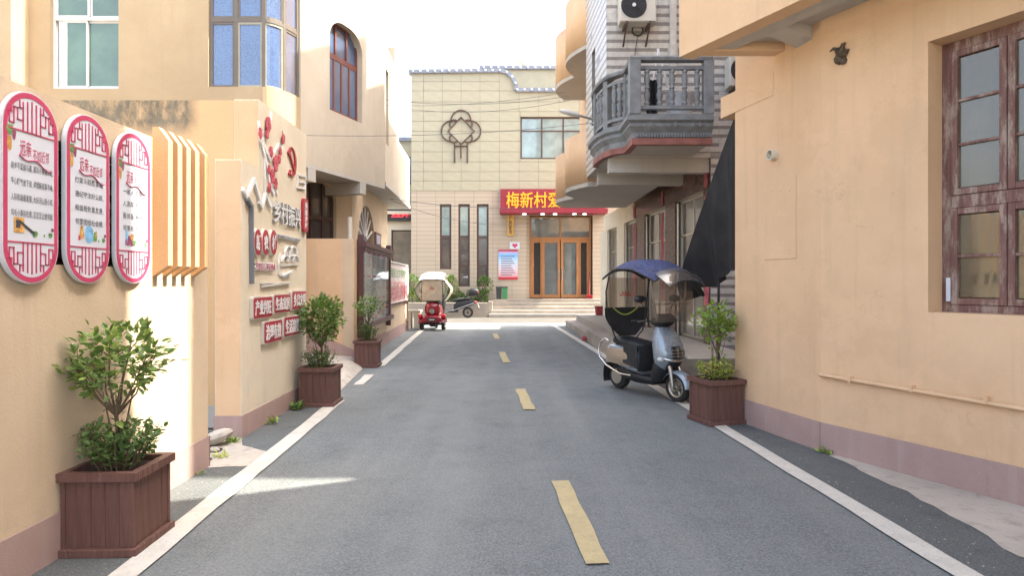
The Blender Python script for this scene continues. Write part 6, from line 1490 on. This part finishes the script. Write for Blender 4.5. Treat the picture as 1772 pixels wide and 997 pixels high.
def tricycle():
    T = thing('mobility_tricycle', 'red three-wheeled mobility scooter with a white canopy seen from behind', 'tricycle', (-2.63, 21.1, .002), rz=PI/2)
    wheel(T, -.0, .2, .06, .36, name='rear_wheel'); wheel(T, -.0, .2, .06, -.36, name='rear_wheel'); wheel(T, 1.05, .2, .055, 0, name='front_wheel')
    mb = MB(); mb.tube([(0, -.36, .2), (0, .36, .2)], .035, 8); mb.lathe([(.09, -.1), (.1, 0), (.09, .1)], (0, 0, .2), 'y', 14); B(mb, 'axle', 'dark_metal', T)
    for s in (-1, 1):
        mb = MB(); mb.shell(lambda a, b: (.27*math.cos(math.radians(15+150*a)), s*(.27 + .17*b), .21 + .26*math.sin(math.radians(15+150*a)) - .03*b), 14, 5, (0, 0, -.01)); B(mb, 'mudguard', 'redpaint', T)
        mb = MB(); mb.loft([ringyz(x, w_, .47-w_, .47+w_, 14, 2, s*.39) for x, w_ in ((-.26, .03), (-.24, .065), (-.16, .075), (.0, .06))]); B(mb, 'tail_lamp', 'redlens', T)
    mb = MB(); mb.loft([ringyz(x, w_, z0, z1, 20, 4) for x, w_, z0, z1 in ((-.28, .30, .28, .44), (-.22, .34, .24, .50), (.0, .30, .26, .52), (.3, .26, .26, .46))]); B(mb, 'rear_deck', 'redpaint', T)
    mb = MB(); mb.box(-.30, -.285, -.12, .12, .30, .42); pt = B(mb, 'number_plate', 'binblack', T); mb = MB(); mb.box(-.304, -.301, -.09, .09, .335, .385); mb.build('plate_print', M['plate'], pt)
    mb = MB(); mb.loft([ringyz(x, w_, z0, z1, 20, 3) for x, w_, z0, z1 in ((-.22, .12, .55, .80), (-.16, .25, .49, .90), (.05, .27, .47, .94), (.35, .25, .45, .80), (.5, .16, .45, .62))]); B(mb, 'rear_box', 'redpaint', T)
    mb = MB(); mb.lathe([(.09, -.03), (.07, -.01), (.10, .02)], (-.215, 0, .64), 'x', 18); B(mb, 'box_badge', 'chrome', T)
    mb = MB(); mb.loft([ringyz(x, w_, z0, z1, 18, 3.2) for x, w_, z0, z1 in ((.0, .24, .95, 1.03), (.1, .26, .93, 1.06), (.5, .25, .80, .90))]); B(mb, 'seat', 'seat', T)
    mb = MB(); mb.loft([ringyz(x, w_, z0, z1, 18, 3.2) for x, w_, z0, z1 in ((-.08, .16, 1.06, 1.22), (-.02, .22, 1.02, 1.26), (.05, .22, 1.0, 1.26), (.1, .16, 1.04, 1.22))]); B(mb, 'backrest', 'redpaint', T)
    mb = MB(); mb.box(.3, .95, -.22, .22, .24, .30); B(mb, 'floorboard', 'darkgrey', T, .01)
    mb = MB(); mb.loft([ringxy(z, x0, x1, w_) for z, x0, x1, w_ in ((.3, .9, 1.05, .2), (.6, .95, 1.12, .22), (.95, .92, 1.05, .15))]); B(mb, 'front_fairing', 'redpaint', T)
    mb = MB(); mb.tube([(.9, -.33, 1.02), (.95, 0, 1.0), (.9, .33, 1.02)], .015, 8); B(mb, 'handlebar', 'dark_metal', T)
    for s in (-1, 1):
        mb = MB(); mb.tube([(-.1, s*.36, 1.88), (-.12, s*.44, 1.5), (-.05, s*.40, 1.1), (.0, s*.25, .95)], .012, 6); mb.tube([(.95, s*.36, 1.85), (1.0, s*.40, 1.4), (.95, s*.25, 1.0)], .012, 6); B(mb, 'canopy_post', 'steel', T)
        def side(a, b):
            k_ = (0, .55, 1.0, .92, .55, .12)[int(b*4.999)]; k2 = (.55, 1.0, .92, .55, .12, .12)[int(b*4.999)]; f_ = b*4.999 - int(b*4.999); w_ = k_ + (k2-k_)*f_
            return (-.14 + 1.1*a, s*(.345 + .235*w_), 1.66 - .70*b)
        mb = MB(); mb.shell(side, 8, 10, (0, s*.004, 0)); B(mb, 'side_curtain', 'cream_film', T)
        mb = MB(); mb.tube([V(side(0, b/10)) for b in range(11)], .012, 6); mb.tube([(-.15, s*.34, 1.70), (-.16, s*.35, 1.3), (-.15, s*.34, .98)], .013, 6); B(mb, 'curtain_edge', 'darkgrey', T)
        mb = MB(); mb.loft([[V((.75, s*.55 + .06*k_*math.cos(a), 1.28 + .09*k_*math.sin(a))) + V((dx, 0, 0)) for a in [j*PI/6 for j in range(12)]] for dx, k_ in ((-.012, 1), (.0, 1), (.03, .5))]); B(mb, 'mirror', 'chrome', T)
    mb = MB(); mb.shell(lambda a, b: (-.15 - .02*math.sin(PI*b), (a-.5)*2*.335, 1.68 - .70*b), 8, 8, (-.004, 0, 0)); B(mb, 'rear_curtain', 'cream_film', T)
    mb = MB(); [mb.prism([(-.177, (k-1)*.06-.012, 1.34), (-.177, (k-1)*.06+.012, 1.34), (-.177, (k-1)*.04+.02, 1.42+.03*(k==1)), (-.177, (k-1)*.04, 1.42+.03*(k==1))], (-.003-.0005*k, 0, 0)) for k in range(3)]; B(mb, 'red_emblem', 'redlens', T)
    def roof(a, b):
        y = (b-.5)*2; w_ = .44 - .10*math.sin(PI*min(1, a*1.3)*.5); return (-.24 + 1.35*a, y*w_, 1.64 + .30*math.sin(PI*(.03+.78*a))**.8 - .05*abs(y)**3)
    mb = MB(); mb.shell(roof, 14, 12, (0, 0, -.015)); B(mb, 'canopy_roof', 'canvas', T)
    e = [V(roof(0, b/12)) for b in range(13)]; mb = MB(); mb.tube(e, .012, 6); B(mb, 'canopy_piping', 'darkgrey', T)
    return T
tricycle()

def moped():
    T = thing('black_moped', 'black and white moped with a top box parked across the end of the street', 'moped', (fx(776)*.96 + .30, 28.2, .002), rz=PI)
    wheel(T, .68, .24, .05, name='front_wheel', rim='dark_metal'); wheel(T, -.62, .24, .055, name='rear_wheel', rim='dark_metal')
    mb = MB(); mb.tube([(.68, .07, .24), (.52, .07, .8)], .025, 8); mb.tube([(.68, -.07, .24), (.52, -.07, .8)], .025, 8); B(mb, 'fork', 'steel', T)
    mb = MB(); mb.loft([ringxy(z, x0, x1, w_) for z, x0, x1, w_ in ((.35, .38, .52, .14), (.6, .36, .56, .18), (.85, .34, .52, .15), (1.0, .36, .48, .1))]); B(mb, 'front_fairing', 'black', T)
    mb = MB(); mb.shell(lambda a, b: (.68+.29*math.cos(math.radians(20+130*a)), (b-.5)*.14, .24+.29*math.sin(math.radians(20+130*a))), 10, 4, (0, 0, -.008)); B(mb, 'front_mudguard', 'black', T)
    mb = MB(); mb.loft([ringyz(x, w_, z0, z1, 14, 4) for x, w_, z0, z1 in ((-.2, .14, .26, .36), (.1, .15, .24, .34), (.4, .13, .28, .38))]); B(mb, 'floorboard', 'darkgrey', T)
    mb = MB(); mb.loft([ringyz(x, w_, z0, z1, 18, 3) for x, w_, z0, z1 in ((-.98, .05, .68, .76), (-.85, .11, .58, .80), (-.5, .15, .46, .80), (-.15, .14, .36, .74), (0, .1, .32, .6))]); B(mb, 'rear_body', 'darkgrey', T)
    mb = MB(); mb.loft([ringyz(x, w_, z0, z1, 16, 3) for x, w_, z0, z1 in ((-.7, .1, .80, .86), (-.5, .15, .79, .92), (-.1, .15, .74, .86), (.06, .1, .72, .8))]); B(mb, 'seat', 'seat', T)
    for s in (-1, 1): mb = MB(); mb.tube([(.36, s*.17, .30), (0, s*.18, .34), (-.3, s*.18, .46), (-.9, s*.16, .66)], .018, 8); B(mb, 'side_trim', 'chrome', T)
    mb = MB(); mb.tube([(.42, -.32, 1.08), (.46, 0, 1.05), (.42, .32, 1.08)], .016, 8); B(mb, 'handlebar', 'dark_metal', T)
    mb = MB(); mb.tube([(-.55, .0, .86), (-.75, 0, .95), (-1.0, 0, .97)], .02, 6); B(mb, 'rack', 'steel', T)
    mb = MB(); mb.loft([ringyz(x, w_, .98, z1, 16, 4) for x, w_, z1 in ((-1.1, .14, 1.22), (-1.02, .18, 1.30), (-.75, .18, 1.30), (-.66, .14, 1.2))]); bx = B(mb, 'top_box', 'black', T)
    mb = MB(); mb.box(-1.115, -1.09, -.12, .12, 1.12, 1.2); mb.build('box_reflector', M['redlens'], bx)
    mb = MB(); mb.loft([ringyz(x, w_, .70-w_*.5, .70+w_*.5, 12, 2.5) for x, w_ in ((-1.02, .07), (-.98, .09), (-.93, .08))]); B(mb, 'tail_lamp', 'redlens', T)
    mb = MB(); mb.prism([(-1.06, -.09, .62), (-1.06, .09, .62), (-1.12, .09, .45), (-1.12, -.09, .45)], (-.006, 0, 0)); B(mb, 'number_plate', 'plate', T)
    mb = MB(); mb.shell(lambda a, b: (-.62+.30*math.cos(math.radians(40+120*a)), (b-.5)*.16, .24+.30*math.sin(math.radians(40+120*a))), 10, 4, (0, 0, .008)); B(mb, 'rear_mudguard', 'black', T)
    return T
moped()
T = thing('red_bucket', 'small red bucket on the podium beside the cream arcade pier', 'bucket', (3.15, 22.9, .4))
mb = MB(); mb.lathe([(.14, .401), (.19, .72), (.2, .73), (.17, .735)], (3.15, 22.9, 0), n=18); mb.build('bucket', M['redpaint'], T)
T = thing('pink_wrapper', 'crumpled pink wrapper lying against the podium step', 'litter', (1.86, 17.0, .01))
mb = MB(); mb.grid(lambda a, b: (1.92 + .10*math.cos(a*2*PI)*math.sin(PI*b)*(1+.3*math.sin(9*a)), 17.02 + .08*math.sin(a*2*PI)*math.sin(PI*b), .01 + .12*(1-b)*(1+.2*math.sin(a*20))), 10, 6, sm=False); mb.build('wrapper', M['redpaper'], T)
T = thing('broom', 'red broom leaning in the hall doorway', 'broom', (fx(1019), YF-.15, .82))
mb = MB(); mb.tube([(fx(1019), YF-.2, .95), (fx(1020.5), YF+.2, 2.1)], .02, 6); mb.build('handle', M['redpaint'], T)
mb = MB(); mb.box(fx(1019)-.15, fx(1019)+.15, YF-.25, YF-.1, .821, 1.0); mb.build('head', M['redpaint'], T, .02)
# grit and fallen leaves along the road edges
rng = random.Random(21)
mb = MB()
for k in range(300):
    Y = 3.0 + 9*rng.random()**1.5; side = rng.random() < .5
    x = (rl(Y).x + .12 + abs(rng.gauss(0, .22))) if side else (ll(Y).x - .10 - abs(rng.gauss(0, .14)))
    if not side and x < -2.58: continue
    r = rng.uniform(.003, .008); a = rng.uniform(0, PI)
    mb.add([(x + r*math.cos(a), Y + r*math.sin(a), .001), (x - r*math.sin(a), Y + r*math.cos(a), .001), (x - r*math.cos(a), Y - r*math.sin(a), .001), (x + r*math.sin(a), Y - r*math.cos(a), .001), (x, Y, .001 + r*.9)], [(0, 1, 4), (1, 2, 4), (2, 3, 4), (3, 0, 4)])
o = mb.build('grit', M['stone_step']); o['kind'] = 'stuff'; o['label'] = 'loose grit along both road edges'; o['category'] = 'grit'
